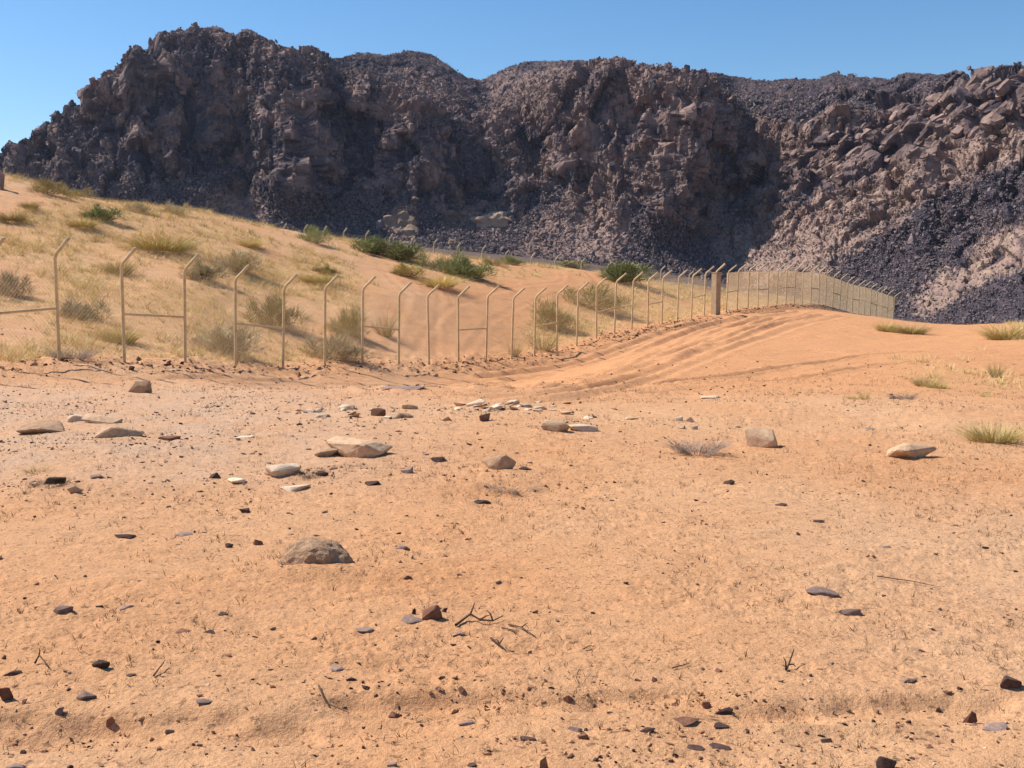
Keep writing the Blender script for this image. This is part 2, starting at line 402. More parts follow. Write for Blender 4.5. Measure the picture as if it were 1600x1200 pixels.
ok = (sstep(560, 800, pxs) * sstep(640, 590, pys) * (yr > 15) * (D0 < 75))[:, None]; C = C * (1 - ok) + ORANGE * ok
gk = (gr * .75)[:, None]; C = C * (1 - gk) + SOIL * gk
dk = (sstep(60, 72, D0) * sstep(-.6, -.1, n1 + .3 * sstep(64, 90, D0)))[:, None]; dk = np.where((yr > 0)[:, None], dk, 0); C = C * (1 - dk) + GRAVEL * dk
gme = mesh_np('ground', np.stack([xr, yr, Z.ravel()], 1), grid_faces(*X.shape)[:, ::-1], True, C)
link('ground', gme, M['ground'], kind='structure')

# ------------------------------------------------------------------ mountain
T_X = [-600, -200, 0, 30, 100, 130, 160, 190, 205, 232, 243, 262, 300, 345, 362, 385, 430, 450, 490, 505, 520, 560, 600, 640, 675, 690, 730, 750, 790, 820, 900, 960, 1000, 1050, 1100, 1140, 1190, 1215, 1240, 1270, 1300, 1330, 1385, 1410, 1440, 1470, 1520, 1600, 1800, 2200]
CR_Y = [330, 262, 222, 214, 160, 130, 112, 84, 66, 66, 43, 46, 37, 40, 50, 40, 66, 72, 67, 80, 88, 78, 82, 75, 82, 92, 119, 120, 100, 92, 91, 86, 94, 102, 108, 115, 123, 121, 119, 120, 110, 114, 120, 110, 112, 112, 104, 95, 85, 90]
CT = ([-600, 0, 100, 200, 300, 400, 490, 560, 640, 690, 740, 800, 900, 1000, 1050, 1140, 1200, 1300, 1400, 1500, 1600, 2200], [340, 238, 180, 95, 62, 75, 105, 140, 185, 195, 215, 200, 130, 120, 125, 190, 205, 200, 175, 140, 112, 120])
CB = ([-600, 0, 100, 200, 300, 400, 490, 560, 640, 690, 740, 800, 900, 1000, 1050, 1140, 1200, 1300, 1400, 1500, 1600, 2200], [352, 258, 268, 262, 270, 284, 290, 288, 290, 298, 302, 305, 290, 300, 308, 302, 310, 292, 265, 240, 225, 220])
SL_T = ([0, 1100, 1300, 1600], [.62, .62, .66, .66]); SL_C = ([0, 100, 200, 1000, 1150, 1250, 1600], [1.4, 1.7, 2.1, 2.1, 1.5, 1.25, 1.15]); SL_U = ([0, 500, 700, 1100, 1600], [1.2, .9, .75, .6, .55])
DEL = ([-200, 0, 120, 215, 245, 270, 330, 380, 430, 470, 500, 560, 620, 700, 760, 840, 930, 1040, 1062, 1100, 1145, 1190, 1250, 1300, 1400, 1450, 1478, 1500, 1600, 1700],
       [.07, .05, .01, -.04, -.045, 0, -.03, .015, -.03, -.055, .02, .0, -.02, .02, .07, .03, -.01, -.075, -.065, .0, .045, .035, .01, -.01, -.03, -.035, .03, -.02, -.04, -.03])
pc = np.concatenate([np.linspace(-600, -60, 60)[:-1], np.linspace(-60, 1660, 940), np.linspace(1660, 2200, 60)[1:]])
def keys(pc):
    fd = np.interp(pc, *FOOT_D); fy = np.interp(pc, *FOOT_Y)
    t = ray(pc, np.full_like(pc, 300.))[0]
    mf, mb, mt, mc = [ray(pc, v)[1] for v in (fy, np.interp(pc, *CB), np.interp(pc, *CT), np.interp(pc, T_X, CR_Y))]
    mt = np.minimum(mt, mc - .002); mb = np.maximum(mb, mf + .004)
    zf = CAMZ + mf * fd
    def up(y0, z0, s, m):
        y = (z0 - s * y0 - CAMZ) / (m - s); return y, CAMZ + m * y
    yb, zb = up(fd, zf, np.interp(pc, *SL_T), mb)
    yt, zt = up(yb, zb, np.interp(pc, *SL_C), np.maximum(mt, mb + .004))
    yc, zc = up(yt, zt, np.interp(pc, *SL_U), mc)
    return t, [(fd - 14, zf - 7), (fd, zf), (yb, zb), (yt, zt), (yc, zc), (yc + 10, zc - 3), (yc + 60, zc - 25), (yc + 160, zc - 90)]
tt, KK = keys(pc)
rows = []; seg_rows = [10, 110, 170, 60, 8, 10, 8]; sv_ = []
for j, n in enumerate(seg_rows):
    (y0, z0), (y1, z1) = KK[j], KK[j + 1]
    for q in range(n):
        f = q / n; rows.append((y0 + (y1 - y0) * f, z0 + (z1 - z0) * f)); sv_.append(j + f)
rows.append(KK[-1]); sv_.append(7.)
Ym = np.array([r[0] for r in rows]); Zm = np.array([r[1] for r in rows]); S = np.array(sv_)[:, None] * np.ones_like(Ym)
for _ in range(5):
    Ym[1:-1] = (Ym[:-2] + 2 * Ym[1:-1] + Ym[2:]) / 4
Xm = tt[None] * Ym
wc = sstep(1.2, 2.0, S) * (1 - sstep(2.75, 3.5, S))       # weight of the cliff band
dl = np.interp(pc, *DEL)[None] * (wc * .75 + .25 * sstep(1, 1.5, S) * (1 - sstep(3.9, 4.6, S)))
Xm = Xm * (1 + dl); Zm = CAMZ + (Zm - CAMZ) * (1 + dl); Ym = Ym * (1 + dl)
Pm = np.stack([Xm, Ym, Zm], -1)
def normals(P):
    du = np.gradient(P, axis=1); dv = np.gradient(P, axis=0)
    n = np.cross(du, dv); n /= np.linalg.norm(n, axis=-1)[..., None] + 1e-9; return n
def sm(a, k):
    for _ in range(k):
        a = a.copy(); a[1:-1] = (a[:-2] + 2 * a[1:-1] + a[2:]) / 4; a[:, 1:-1] = (a[:, :-2] + 2 * a[:, 1:-1] + a[:, 2:]) / 4
    return a
PX = pc[None] * np.ones_like(Ym)
PYm = to_px(Xm, Ym, Zm)[1]
x, y, z = Xm, Ym, Zm
wx = x + 3 * perlin(x / 9, y / 9, z / 9, 40); wz = z + 3 * perlin(x / 9, y / 9, z / 9, 41)
rib = 1 - 2 * np.abs(perlin(wx / 12, y / 40, wz / 46, 42))           # vertical buttresses
rib2 = 1 - 2 * np.abs(perlin(wx / 4.5, y / 14, wz / 17, 43))
N0 = sm(normals(Pm), 6)
up_w = sstep(2.6, 3.2, S) * (1 - sstep(4.2, 5, S)); skyw = 1 - .85 * np.exp(-((S - 4) / .35) ** 2)
taw = sstep(.9, 1.1, S) * (1 - wc)
right = sstep(1130, 1300, PX)
def inpoly(poly, x, y):
    r = np.zeros(x.shape, bool); n = len(poly)
    for i in range(n):
        (x1, y1), (x2, y2) = poly[i], poly[(i + 1) % n]
        if y1 == y2: continue
        c = ((y1 > y) != (y2 > y)) & (x < (x2 - x1) * (y - y1) / (y2 - y1) + x1); r ^= c
    return r
D1 = wc * (rib * 6.4 * (1 - .45 * right) + rib2 * 1.9) * skyw + fbm(x / 25, y / 25, z / 25, o=2, seed=44) * 2.2 * sstep(.9, 1.6, S) * skyw
P1 = Pm + N0 * D1[..., None] * (1 - sstep(5, 6, S))[..., None]
N1 = sm(normals(P1), 2)
x, y, z = P1[..., 0], P1[..., 1], P1[..., 2]
wxa = x + .5 * perlin(x / 3, y / 3, z / 3, 45); wza = z + .5 * perlin(x / 3, y / 3, z / 3, 46)
fa, ea = facets(wxa / 5.5, y / 8, wza / 12, 1, 1.5); fb, eb = facets(wxa / 2.2, y / 3, wza / 3.0, 2, 1.5); fc, ec = facets(x / .95, y / 1.05, z / .8, 3, 1.6)
slab = sm(inpoly([(1265, 290), (1240, 240), (1420, 165), (1480, 125), (1640, 95), (1640, 200), (1480, 235), (1330, 300)], PX, to_px(P1[..., 0], P1[..., 1], P1[..., 2])[1]).astype(np.float32), 8)
pq = to_px(P1[..., 0], P1[..., 1], P1[..., 2]); pale = sm(inpoly([(1415, 485), (1462, 424), (1600, 348), (1760, 300), (1760, 350), (1600, 412), (1440, 496)], PX, pq[1]).astype(np.float32), 4)
fs, es = facets(wxa / 8 + wza / 12, y / 14, wza / 5 - wxa / 11, 6, 1.3)
crack = lambda e, w: -np.exp(-(e / w) ** 2)
rocky = np.clip(wc + .22 * up_w + .35 * right * sstep(1.2, 1.6, S), 0, 1)
D2 = rocky * (fa * 2.3 + crack(ea, .06) * .7 + fb * .55 + crack(eb, .07) * .35) + (fc * .15 + crack(ec, .1) * .06) * sstep(.8, 1.1, S) + taw * fb * .25
D2 = D2 * (1 - .8 * slab) + slab * (fs * 2.2 + crack(es, .035) * .9 + fb * .35 + fc * .12)
D2 = D2 * (1 - .75 * pale) + pale * (fs * .9 + crack(es, .03) * .5 + fb * .3)
D2 = D2 * (.25 + .75 * skyw) * (1 - sstep(5, 6, S))
# bedding ledges
led = (z / 2.1 + perlin(x / 14, y / 14, z / 14, 47)); led = led - np.floor(led); D2 += (wc * .5 + .3 * taw * right) * (sstep(0, .25, led) - led) * .35 * (1 - slab)
P2 = P1 + N1 * D2[..., None]
bins = np.arange(-600, 2204, 8.0)
for it_ in range(3):                                  # settle the ridge on its surveyed height, bay by bay
    qx, qy = to_px(P2[..., 0], P2[..., 1], P2[..., 2]); m_ = (S < 5) & (S > 1.5)
    b_ = np.clip(((qx[m_] + 600) / 8).astype(int), 0, len(bins) - 1); top = np.full(len(bins), 9e9); np.minimum.at(top, b_, qy[m_])
    ok_ = top < 1e9; top = np.interp(bins, bins[ok_], top[ok_]); er = top - (np.interp(bins, T_X, CR_Y) + 3.5); er = np.convolve(np.pad(er, 2, mode='edge'), [.1, .2, .4, .2, .1], 'valid')
    P2[..., 2] += np.interp(qx, bins, er) / F * P2[..., 1] * sstep(1.4, 3.2, S)
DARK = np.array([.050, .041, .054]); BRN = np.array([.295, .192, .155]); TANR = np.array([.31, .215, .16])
pyn = to_px(P2[..., 0], P2[..., 1], P2[..., 2])
jx = pyn[0] + 40 * fbm(x / 9, y / 9, z / 9, o=5, seed=50, gain=.65) + rng.normal(0, 6, x.shape); jy = rng.normal(0, 5, x.shape) + pyn[1] + 30 * fbm(x / 9, y / 9, z / 9, o=5, seed=52, gain=.65)
n3 = fbm(x / 7, y / 7, z / 7, o=4, seed=54); n4 = fbm(x / 1.6, y / 1.6, z / 1.6, o=3, seed=56)
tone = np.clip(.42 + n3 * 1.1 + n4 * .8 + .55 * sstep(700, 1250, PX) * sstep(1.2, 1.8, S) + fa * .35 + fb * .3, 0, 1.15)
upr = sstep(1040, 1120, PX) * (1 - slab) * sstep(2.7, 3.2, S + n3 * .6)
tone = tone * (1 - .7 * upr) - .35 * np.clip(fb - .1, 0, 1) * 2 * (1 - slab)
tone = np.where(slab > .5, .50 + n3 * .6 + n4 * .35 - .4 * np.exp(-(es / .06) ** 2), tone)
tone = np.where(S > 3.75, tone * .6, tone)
scree = (taw * (S < 2) * .8 + .4 * up_w + .4 * upr + .03 * wc) * (1 - slab)
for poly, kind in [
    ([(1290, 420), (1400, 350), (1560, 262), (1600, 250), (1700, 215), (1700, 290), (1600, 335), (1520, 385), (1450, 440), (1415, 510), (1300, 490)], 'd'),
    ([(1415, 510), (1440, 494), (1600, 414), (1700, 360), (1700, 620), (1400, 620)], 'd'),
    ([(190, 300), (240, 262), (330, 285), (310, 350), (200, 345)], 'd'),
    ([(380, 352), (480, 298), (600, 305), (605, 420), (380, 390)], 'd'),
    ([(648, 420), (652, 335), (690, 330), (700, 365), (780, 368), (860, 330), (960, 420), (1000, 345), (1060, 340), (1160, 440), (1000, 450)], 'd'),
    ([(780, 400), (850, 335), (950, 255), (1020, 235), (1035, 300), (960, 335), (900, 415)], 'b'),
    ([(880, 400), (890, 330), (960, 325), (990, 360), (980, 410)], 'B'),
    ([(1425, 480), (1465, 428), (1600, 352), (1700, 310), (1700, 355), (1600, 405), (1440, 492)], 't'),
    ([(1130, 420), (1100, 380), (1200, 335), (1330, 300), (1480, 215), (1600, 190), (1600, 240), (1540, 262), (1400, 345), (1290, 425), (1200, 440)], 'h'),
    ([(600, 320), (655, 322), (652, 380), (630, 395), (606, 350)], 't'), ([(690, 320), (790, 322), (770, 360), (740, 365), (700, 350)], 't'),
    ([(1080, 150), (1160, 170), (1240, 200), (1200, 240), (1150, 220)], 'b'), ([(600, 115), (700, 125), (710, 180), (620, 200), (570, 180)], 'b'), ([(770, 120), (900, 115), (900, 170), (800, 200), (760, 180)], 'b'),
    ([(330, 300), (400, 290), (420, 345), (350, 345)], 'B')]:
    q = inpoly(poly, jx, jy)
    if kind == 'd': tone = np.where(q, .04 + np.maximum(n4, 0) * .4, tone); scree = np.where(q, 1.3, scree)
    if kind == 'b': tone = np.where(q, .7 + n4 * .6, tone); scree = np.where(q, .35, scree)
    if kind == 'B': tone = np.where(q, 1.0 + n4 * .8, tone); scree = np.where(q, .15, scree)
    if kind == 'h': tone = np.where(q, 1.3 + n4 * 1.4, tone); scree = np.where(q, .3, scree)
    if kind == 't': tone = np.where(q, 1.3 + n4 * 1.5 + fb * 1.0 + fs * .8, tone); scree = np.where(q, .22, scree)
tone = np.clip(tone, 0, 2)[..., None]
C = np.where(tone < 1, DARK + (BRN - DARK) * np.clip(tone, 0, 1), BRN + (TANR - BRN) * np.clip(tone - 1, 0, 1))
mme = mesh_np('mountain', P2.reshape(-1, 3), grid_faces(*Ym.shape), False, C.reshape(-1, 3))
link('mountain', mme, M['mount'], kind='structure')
def on_mountain(px, py):
    i = np.argmin((pyn[0] - px) ** 2 + (pyn[1] - py) ** 2 + (S > 4.02) * 1e6); return P2.reshape(-1, 3)[i]

# ------------------------------------------------------------------ scattering of uncountable stuff with geometry nodes
def ico(sub):
    import bmesh
    bm = bmesh.new(); bmesh.ops.create_icosphere(bm, subdivisions=sub, radius=1)
    V = np.array([v.co[:] for v in bm.verts]); Fc = np.array([[v.index for v in f.verts] for f in bm.faces]); bm.free(); return V, Fc
ICO = {k: ico(k) for k in (1, 2, 3, 4)}
def rock_mesh(name, seed, sub=2, planes=9, sharp=.62, dims=(1, 1, 1), rough=.06, strata=0):
    """angular stone: a ball cut by random planes, then scaled; its base sits a little under z = 0"""
    r = np.random.default_rng(seed); V, Fc = ICO[sub]; V = V.copy()
    n = r.normal(size=(planes, 3)); n /= np.linalg.norm(n, axis=1)[:, None]; o = r.uniform(sharp - .12, sharp + .22, planes)
    for a, b in zip(n, o):
        s = V @ a; k = s > b; V[k] -= np.outer(s[k] - b, a)
    if rough:
        V *= (1 + rough * fbm(V[:, 0] * 2.2, V[:, 1] * 2.2, V[:, 2] * 2.2, o=3, seed=seed % 50) * 3)[:, None]
    V -= (V.max(0) + V.min(0)) / 2; V /= (V.max(0) - V.min(0))
    if strata:
        l = V[:, 2] * strata + .5 * perlin(V[:, 0] * 2, V[:, 1] * 2, seed=3); l = l - np.floor(l); k = 1 + .24 * (sstep(0, .3, l) - l); V[:, 0] *= k; V[:, 1] *= k
    V[:, 2] += .28
    return mesh_np(name, V * np.array(dims), Fc, False)
def hull_mesh(name, seed, dims=(1, 1, 1), n=11, rough=0.0, strata=0, sub=0):
    """broken angular stone: hull of a few random corners, flat faces and sharp ridges"""
    import bmesh
    r = np.random.default_rng(seed); bm = bmesh.new()
    q_ = (np.arange(n) + .5) / n; ph = np.arange(n) * 2.39996 + r.uniform(0, 6.28); zz = 1 - 2 * q_; P = np.stack([np.sqrt(1 - zz * zz) * np.cos(ph), np.sqrt(1 - zz * zz) * np.sin(ph), zz], 1) + r.normal(0, .22, (n, 3)); P *= r.uniform(.62, 1.2, n)[:, None]; P[:, 2] = np.clip(P[:, 2], -.7, .62 + .2 * P[:, 0])
    P[:, 2] = np.where(P[:, 2] > 0, P[:, 2] * r.uniform(.55, 1, n), P[:, 2])
    for p in P: bm.verts.new(p)
    g = bmesh.ops.convex_hull(bm, input=bm.verts[:])
    bmesh.ops.delete(bm, geom=[v for v in bm.verts if not v.link_faces], context='VERTS')
    if sub:
        bmesh.ops.bevel(bm, geom=bm.edges[:], offset=.07, segments=1, affect='EDGES')
        bmesh.ops.triangulate(bm, faces=bm.faces[:])
        for _ in range(sub):
            bmesh.ops.subdivide_edges(bm, edges=bm.edges[:], cuts=1, use_grid_fill=True)
            bmesh.ops.triangulate(bm, faces=bm.faces[:])
    bmesh.ops.triangulate(bm, faces=bm.faces[:])
    bm.verts.ensure_lookup_table()
    V = np.array([v.co[:] for v in bm.verts]); Fc = np.array([[v.index for v in f.verts] for f in bm.faces]); bm.free()
    if rough:
        d = fbm(V[:, 0] * 1.6, V[:, 1] * 1.6, V[:, 2] * 1.6, o=4, seed=seed % 50, gain=.6); V *= (1 + rough * 2.4 * d)[:, None]
    V -= (V.max(0) + V.min(0)) / 2; V /= (V.max(0) - V.min(0))
    if strata:
        l = V[:, 2] * strata + .3 * perlin(V[:, 0] * 3, V[:, 1] * 3, seed=3); l = l - np.floor(l); k = 1 + .09 * (sstep(0, .3, l) - l); V[:, 0] *= k; V[:, 1] *= k
    V[:, 2] += .2
    return mesh_np(name, V * np.array(dims), Fc, False)
def blades(name, n, seed, spread=.25, lean=.5, width=.012, curl=.3, hvar=.4, segs=2):
    """fine blades or stems growing from a base, unit height"""
    r = np.random.default_rng(seed); V = []; Fc = []
    for i in range(n):
        a = r.uniform(0, 6.283); rad = spread * math.sqrt(r.random()); b = np.array([math.cos(a) * rad, math.sin(a) * rad, 0])
        h = 1 - hvar * r.random(); la = a + r.normal() * .6; le = lean * r.random() ** .7
        d = np.array([math.cos(la) * le, math.sin(la) * le, math.sqrt(max(1 - le * le, .05))]) * h
        pa = r.uniform(0, 3.1416); w = np.array([math.cos(pa), math.sin(pa), 0]) * width
        c = np.array([d[0], d[1], 0]) * curl
        s0 = len(V)
        for q in range(segs):
            f = q / segs; p = b + d * f + c * f * f; V += [p - w * (1 - f), p + w * (1 - f)]
        p = b + d + c - np.array([0, 0, .12 * curl]); V += [p - w * .15, p + w * .15]
        for q in range(segs): k = s0 + q * 2; Fc.append([k, k + 1, k + 3, k + 2])
    return mesh_np(name, np.array(V), np.array(Fc), False)
def scatter(name, pts, rots, scl, protos, **kw):
    me = bpy.data.meshes.new(name); n = len(pts); me.vertices.add(n); me.vertices.foreach_set('co', np.ascontiguousarray(pts, np.float32).ravel())
    for nm, ty, dat in (('rot', 'FLOAT_VECTOR', rots), ('scl', 'FLOAT_VECTOR', scl)):
        a = me.attributes.new(nm, ty, 'POINT'); a.data.foreach_set('vector', np.ascontiguousarray(dat, np.float32).ravel())
    a = me.attributes.new('pick', 'INT', 'POINT'); a.data.foreach_set('value', rng.integers(0, len(protos), n).astype(np.int32))
    cl = bpy.data.collections.new(name + '_kinds')
    for i, (pm, mt) in enumerate(protos):
        if not pm.materials: pm.materials.append(mt)
        cl.objects.link(bpy.data.objects.new('%s_kind' % name, pm))
    ng = bpy.data.node_groups.new(name, 'GeometryNodeTree')
    ng.interface.new_socket('Geometry', in_out='INPUT', socket_type='NodeSocketGeometry'); ng.interface.new_socket('Geometry', in_out='OUTPUT', socket_type='NodeSocketGeometry')
    gi = ng.nodes.new('NodeGroupInput'); go = ng.nodes.new('NodeGroupOutput'); ip = ng.nodes.new('GeometryNodeInstanceOnPoints')
    ci = ng.nodes.new('GeometryNodeCollectionInfo'); ci.inputs['Collection'].default_value = cl; ci.inputs['Separate Children'].default_value = True; ci.inputs['Reset Children'].default_value = True
    L = ng.links.new
    def attr(nm, ty):
        q = ng.nodes.new('GeometryNodeInputNamedAttribute'); q.data_type = ty; q.inputs['Name'].default_value = nm; return q.outputs['Attribute']
    L(gi.outputs[0], ip.inputs['Points']); L(ci.outputs[0], ip.inputs['Instance']); ip.inputs['Pick Instance'].default_value = True
    L(attr('pick', 'INT'), ip.inputs['Instance Index']); L(attr('rot', 'FLOAT_VECTOR'), ip.inputs['Rotation']); L(attr('scl', 'FLOAT_VECTOR'), ip.inputs['Scale'])
    L(ip.outputs[0], go.inputs[0])
    o = link(name, me, kind='stuff', **kw); md = o.modifiers.new('scatter', 'NODES'); md.node_group = ng; return o
def rrot(n): return rng.uniform(0, 6.283, (n, 3))
def yaw(n, tilt=.15): return np.stack([rng.normal(0, tilt, n), rng.normal(0, tilt, n), rng.uniform(0, 6.283, n)], 1)

# scree on the mountain
w = np.clip(scree, 0, 2) * (S > .9) * (S < 4.4) * ((PX > -120) & (PX < 1720))
da = np.linalg.norm(np.cross(np.gradient(P1, axis=1), np.gradient(P1, axis=0)), axis=-1)
w = (w * da).ravel(); w /= w.sum()
NS = 190000
idx = rng.choice(w.size, NS, p=w)
pp = P2.reshape(-1, 3)[idx] + rng.normal(0, .25, (NS, 3)) * [1, 1, 0] + [0, 0, .03]
sz = .12 * np.exp(rng.normal(0, .42, NS)) ; sz = np.minimum(sz, .8) * (pp[:, 1] / 180) * np.where(S.ravel()[idx] > 3.6, .55, 1) * np.where(rng.random(NS) < .04, 2.2, 1)
tn = tone.reshape(-1)[idx]
lo = tn < .5
prd = [(hull_mesh('scree_block', 100 + i, (2.2, 1.8, 1.5), 9), M['scree']) for i in range(5)]
prb = [(hull_mesh('scree_block', 110 + i, (2.2, 1.8, 1.5), 9), nmat('brown_scree', m_rock((.12, .085, .075), (.30, .20, .165), 2, .1)) if i == 0 else None) for i in range(1)]
bm_ = prb[0][1]; prb = prb + [(hull_mesh('scree_block', 115 + i, (2.2, 1.8, 1.5), 9), bm_) for i in range(4)]
scatter('dark_scree', pp[lo], rrot(lo.sum()), sz[lo, None] * rng.uniform(.6, 1.2, (lo.sum(), 3)), prd, label='dark boulder scree spilling down the lower mountain slopes', category='scree')
scatter('brown_scree', pp[~lo], rrot((~lo).sum()), sz[~lo, None] * rng.uniform(.6, 1.2, ((~lo).sum(), 3)) * .85, prb, label='brown rubble scattered over the ledges and upper slopes', category='rubble')

# jointed blocks that make up the cliffs
def block_mesh(name, seed):
    import bmesh
    r_ = np.random.default_rng(seed); bm = bmesh.new(); bmesh.ops.create_cube(bm, size=1)
    bmesh.ops.subdivide_edges(bm, edges=bm.edges[:], cuts=1, use_grid_fill=True)
    for v in bm.verts: v.co += Vector(r_.normal(0, .075, 3)); l = v.co.length; v.co *= min(1, .74 / l)
    bmesh.ops.triangulate(bm, faces=bm.faces[:]); me = bpy.data.meshes.new(name); bm.to_mesh(me); bm.free(); return me
mb = nmat('cliff_block_rock', m_rock((.12, .082, .072), (.32, .21, .165), 1.2, .15)); md_ = nmat('dark_cliff_block_rock', m_rock((.045, .038, .045), (.13, .10, .105), 1.2, .15))
def blocks(name, wgt, n, size, hmin, hmax, roll, brown, label, emb=.25):
    w_ = (wgt * da).ravel(); w_ = w_ / w_.sum(); i_ = rng.choice(w_.size, n, p=w_)
    p_ = P2.reshape(-1, 3)[i_] - N0.reshape(-1, 3)[i_] * emb; t_ = tone.reshape(-1)[i_] + rng.normal(0, .15, n); k_ = (t_ > .45) == brown
    p_ = p_[k_]; n = len(p_); sz_ = size * np.minimum(np.exp(rng.normal(0, .5, n)), 3) * (p_[:, 1] / 190)
    ro = np.stack([rng.normal(.12, .13, n), rng.normal(roll, .14, n), rng.choice([.35, -.55, .9], n) + rng.normal(0, .12, n)], 1)
    sc = np.stack([sz_ * rng.uniform(.7, 1.4, n), sz_ * rng.uniform(.7, 1.3, n), sz_ * rng.uniform(hmin, hmax, n)], 1)
    scatter(name, p_, ro, sc, [(block_mesh('cliff_block', 1500 + q_ + 10 * brown), mb if brown else md_) for q_ in range(5)], label=label, category='rocks')
inx = (PX > -120) & (PX < 1720)
cw = wc * (1 - slab) * inx * (.25 + np.clip(fb + .3, 0, 1)) * (1 - sstep(2.75, 3.3, S)) + .10 * up_w * (1 - slab) * inx * (1 - sstep(3.2, 3.7, S))
blocks('cliff_blocks', cw, 62000, .25, .7, 2.6, 0, True, 'brown jointed blocks of the mountain cliffs')
blocks('dark_cliff_blocks', cw, 62000, .25, .7, 2.6, 0, False, 'dark varnished blocks of the mountain cliffs')
blocks('slab_blocks', slab * inx, 2600, .72, 1.4, 3.4, .95, True, 'big leaning slabs high on the right side of the mountain', .5)

# dry grass cover
def cand(n, t0, t1, d0, d1, pw=1.0):
    d = (rng.random(n) * (d1 ** pw - d0 ** pw) + d0 ** pw) ** (1 / pw); t = rng.uniform(t0, t1, n); return t * d, d
gx, gy = cand(150000, -.62, .6, 18, 70, 1.6)
g = grassiness(gx, gy); kp = rng.random(len(gx)) < g ** 1.3 * .5; gx, gy = gx[kp], gy[kp]
gz = height(gx, gy) - .02; n = len(gx); print('grass tufts', n)
hs = rng.uniform(.12, .34, n) * (.7 + .6 * (fbm(gx / 2, gy / 2, o=2, seed=60) + .3)); hs = np.clip(hs, .06, .4)
tp = [(blades('grass_tuft', 22, 200 + i, .45, .75, .014, .5), M['grass']) for i in range(4)] + [(blades('grass_tuft', 24, 210, .3, .6, .02, .4), M['grassg'])]
scatter('dry_grass', np.stack([gx, gy, gz], 1), yaw(n), np.stack([hs * 1.3, hs * 1.3, hs], 1), tp, label='straw coloured dry grass covering the dunes behind the fence', category='grass')
# stubble on the flat
gx, gy = cand(36000, -.6, .6, 2.6, 22, 1.0)
nn = fbm(gx / 1.2, gy / 1.6, o=3, seed=61); kp = rng.random(len(gx)) < np.clip(.25 + nn * 1.2, 0.02, 1); gx, gy = gx[kp], gy[kp]; n = len(gx)
hs = rng.uniform(.012, .04, n) * (1 + gy / 30)
tp = [(blades('stubble', 5, 220 + i, .5, .8, .045, .5), nmat('stubble', m_plant((.09, .05, .022), (.28, .17, .08))) if i == 0 else None) for i in range(3)]
st = tp[0][1]; tp = [(a, st) for a, _ in tp]
scatter('grass_stubble', np.stack([gx, gy, height(gx, gy) - .002], 1), yaw(n, .3), np.stack([hs * 1.2, hs * 1.2, hs], 1), tp, label='short dead grass stubble poking out of the flat sand', category='stubble')
# gravel
def gravel(name, n, d0, d1, smin, smax, mats, seed, dens, flat=.5, **kw):
    gx, gy = cand(n, -.6, .62, d0, d1, 1.0)
    kp = rng.random(n) < dens(gx, gy); gx, gy = gx[kp], gy[kp]; n = len(gx)
    s = smin * (smax / smin) ** (rng.random(n) ** 3.2) * (.6 + gy / 14)
    protos = [(hull_mesh('pebble', seed + i, (1.3, .9, flat), 9), mats[i % len(mats)]) for i in range(6)]
    scatter(name, np.stack([gx, gy, height(gx, gy) + s * .02], 1), yaw(n, .35), s[:, None] * rng.uniform(.6, 1.3, (n, 3)), protos, **kw)
def dens_left(x, y):
    px_, py_ = to_px(x, y, np.zeros_like(x)); n = fbm(x / 1.5, y / 1.2, o=3, seed=70)
    b = .22 + .8 * sstep(1000, 300, px_) * sstep(600, 640, py_) * sstep(860, 760, py_) + .5 * sstep(1050, 1120, py_) + .2 * sstep(1150, 1100, px_)
    return np.clip(b * (.35 + 3.2 * n), 0, 1)
gravel('dark_gravel', 30000, 2.6, 26, .005, .030, [M['dark'], M['red'], M['dark']], 300, dens_left, label='fine dark gravel strewn over the flat sand', category='gravel')
gravel('pale_gravel', 12000, 2.6, 26, .005, .028, [M['tan'], M['tan'], M['tan']], 320, dens_left, label='fine pale gravel mixed into the flat sand', category='gravel')
# rubble in the churned strip under the fence
def along(n):
    A = np.array(POSTS1 + POSTS2); i = rng.integers(0, len(A) - 1, n); f = rng.random(n)[:, None]; p = A[i] * (1 - f) + A[i + 1] * f
    return p[:, 0] + rng.normal(0, .4, n), p[:, 1] - .5 + rng.normal(0, .55, n)
gx, gy = along(2600); s = np.minimum(.03 * np.exp(rng.normal(0, .5, len(gx))), .07)
scatter('clods', np.stack([gx, gy, height(gx, gy)], 1), yaw(len(gx), .4), s[:, None] * rng.uniform(.6, 2.2, (len(gx), 3)), [(hull_mesh('clod', 340 + i, (1.4, 1, .7), 9), [M['red'], M['tan'], M['dark']][i % 3]) for i in range(6)], label='loose clods and rubble along the bank under the fence', category='rubble')

# broken crust and clods round the hollows and the stone clusters
cx_, cy_ = [], []
for px, py, w, l in [(700, 1070, .5, .05), (740, 1082, .4, .06), (980, 1082, .3, .05), (1190, 1095, .25, .06), (80, 768, .5, .25), (790, 758, .5, .2), (500, 748, .5, .2), (300, 690, 1.2, .5), (640, 655, 1.6, .8), (800, 640, 2.0, .7), (120, 1130, .35, .1), (850, 1165, .35, .08), (1120, 1150, .4, .08), (1480, 1130, .4, .1), (440, 1160, .3, .1), (1060, 1190, .3, .05), (60, 1185, .3, .08)]:
    x, y = hit(px, py); n = 60; cx_.append(x + rng.normal(0, w, n)); cy_.append(y + rng.normal(0, l, n))
gx, gy = np.concatenate(cx_), np.concatenate(cy_); s_ = np.minimum(.006 * np.exp(rng.normal(0, .5, len(gx))), .011) * (.6 + gy / 7)
cm = nmat('dry_clod', m_rock((.30, .14, .07), (.52, .28, .15), 30, .004))
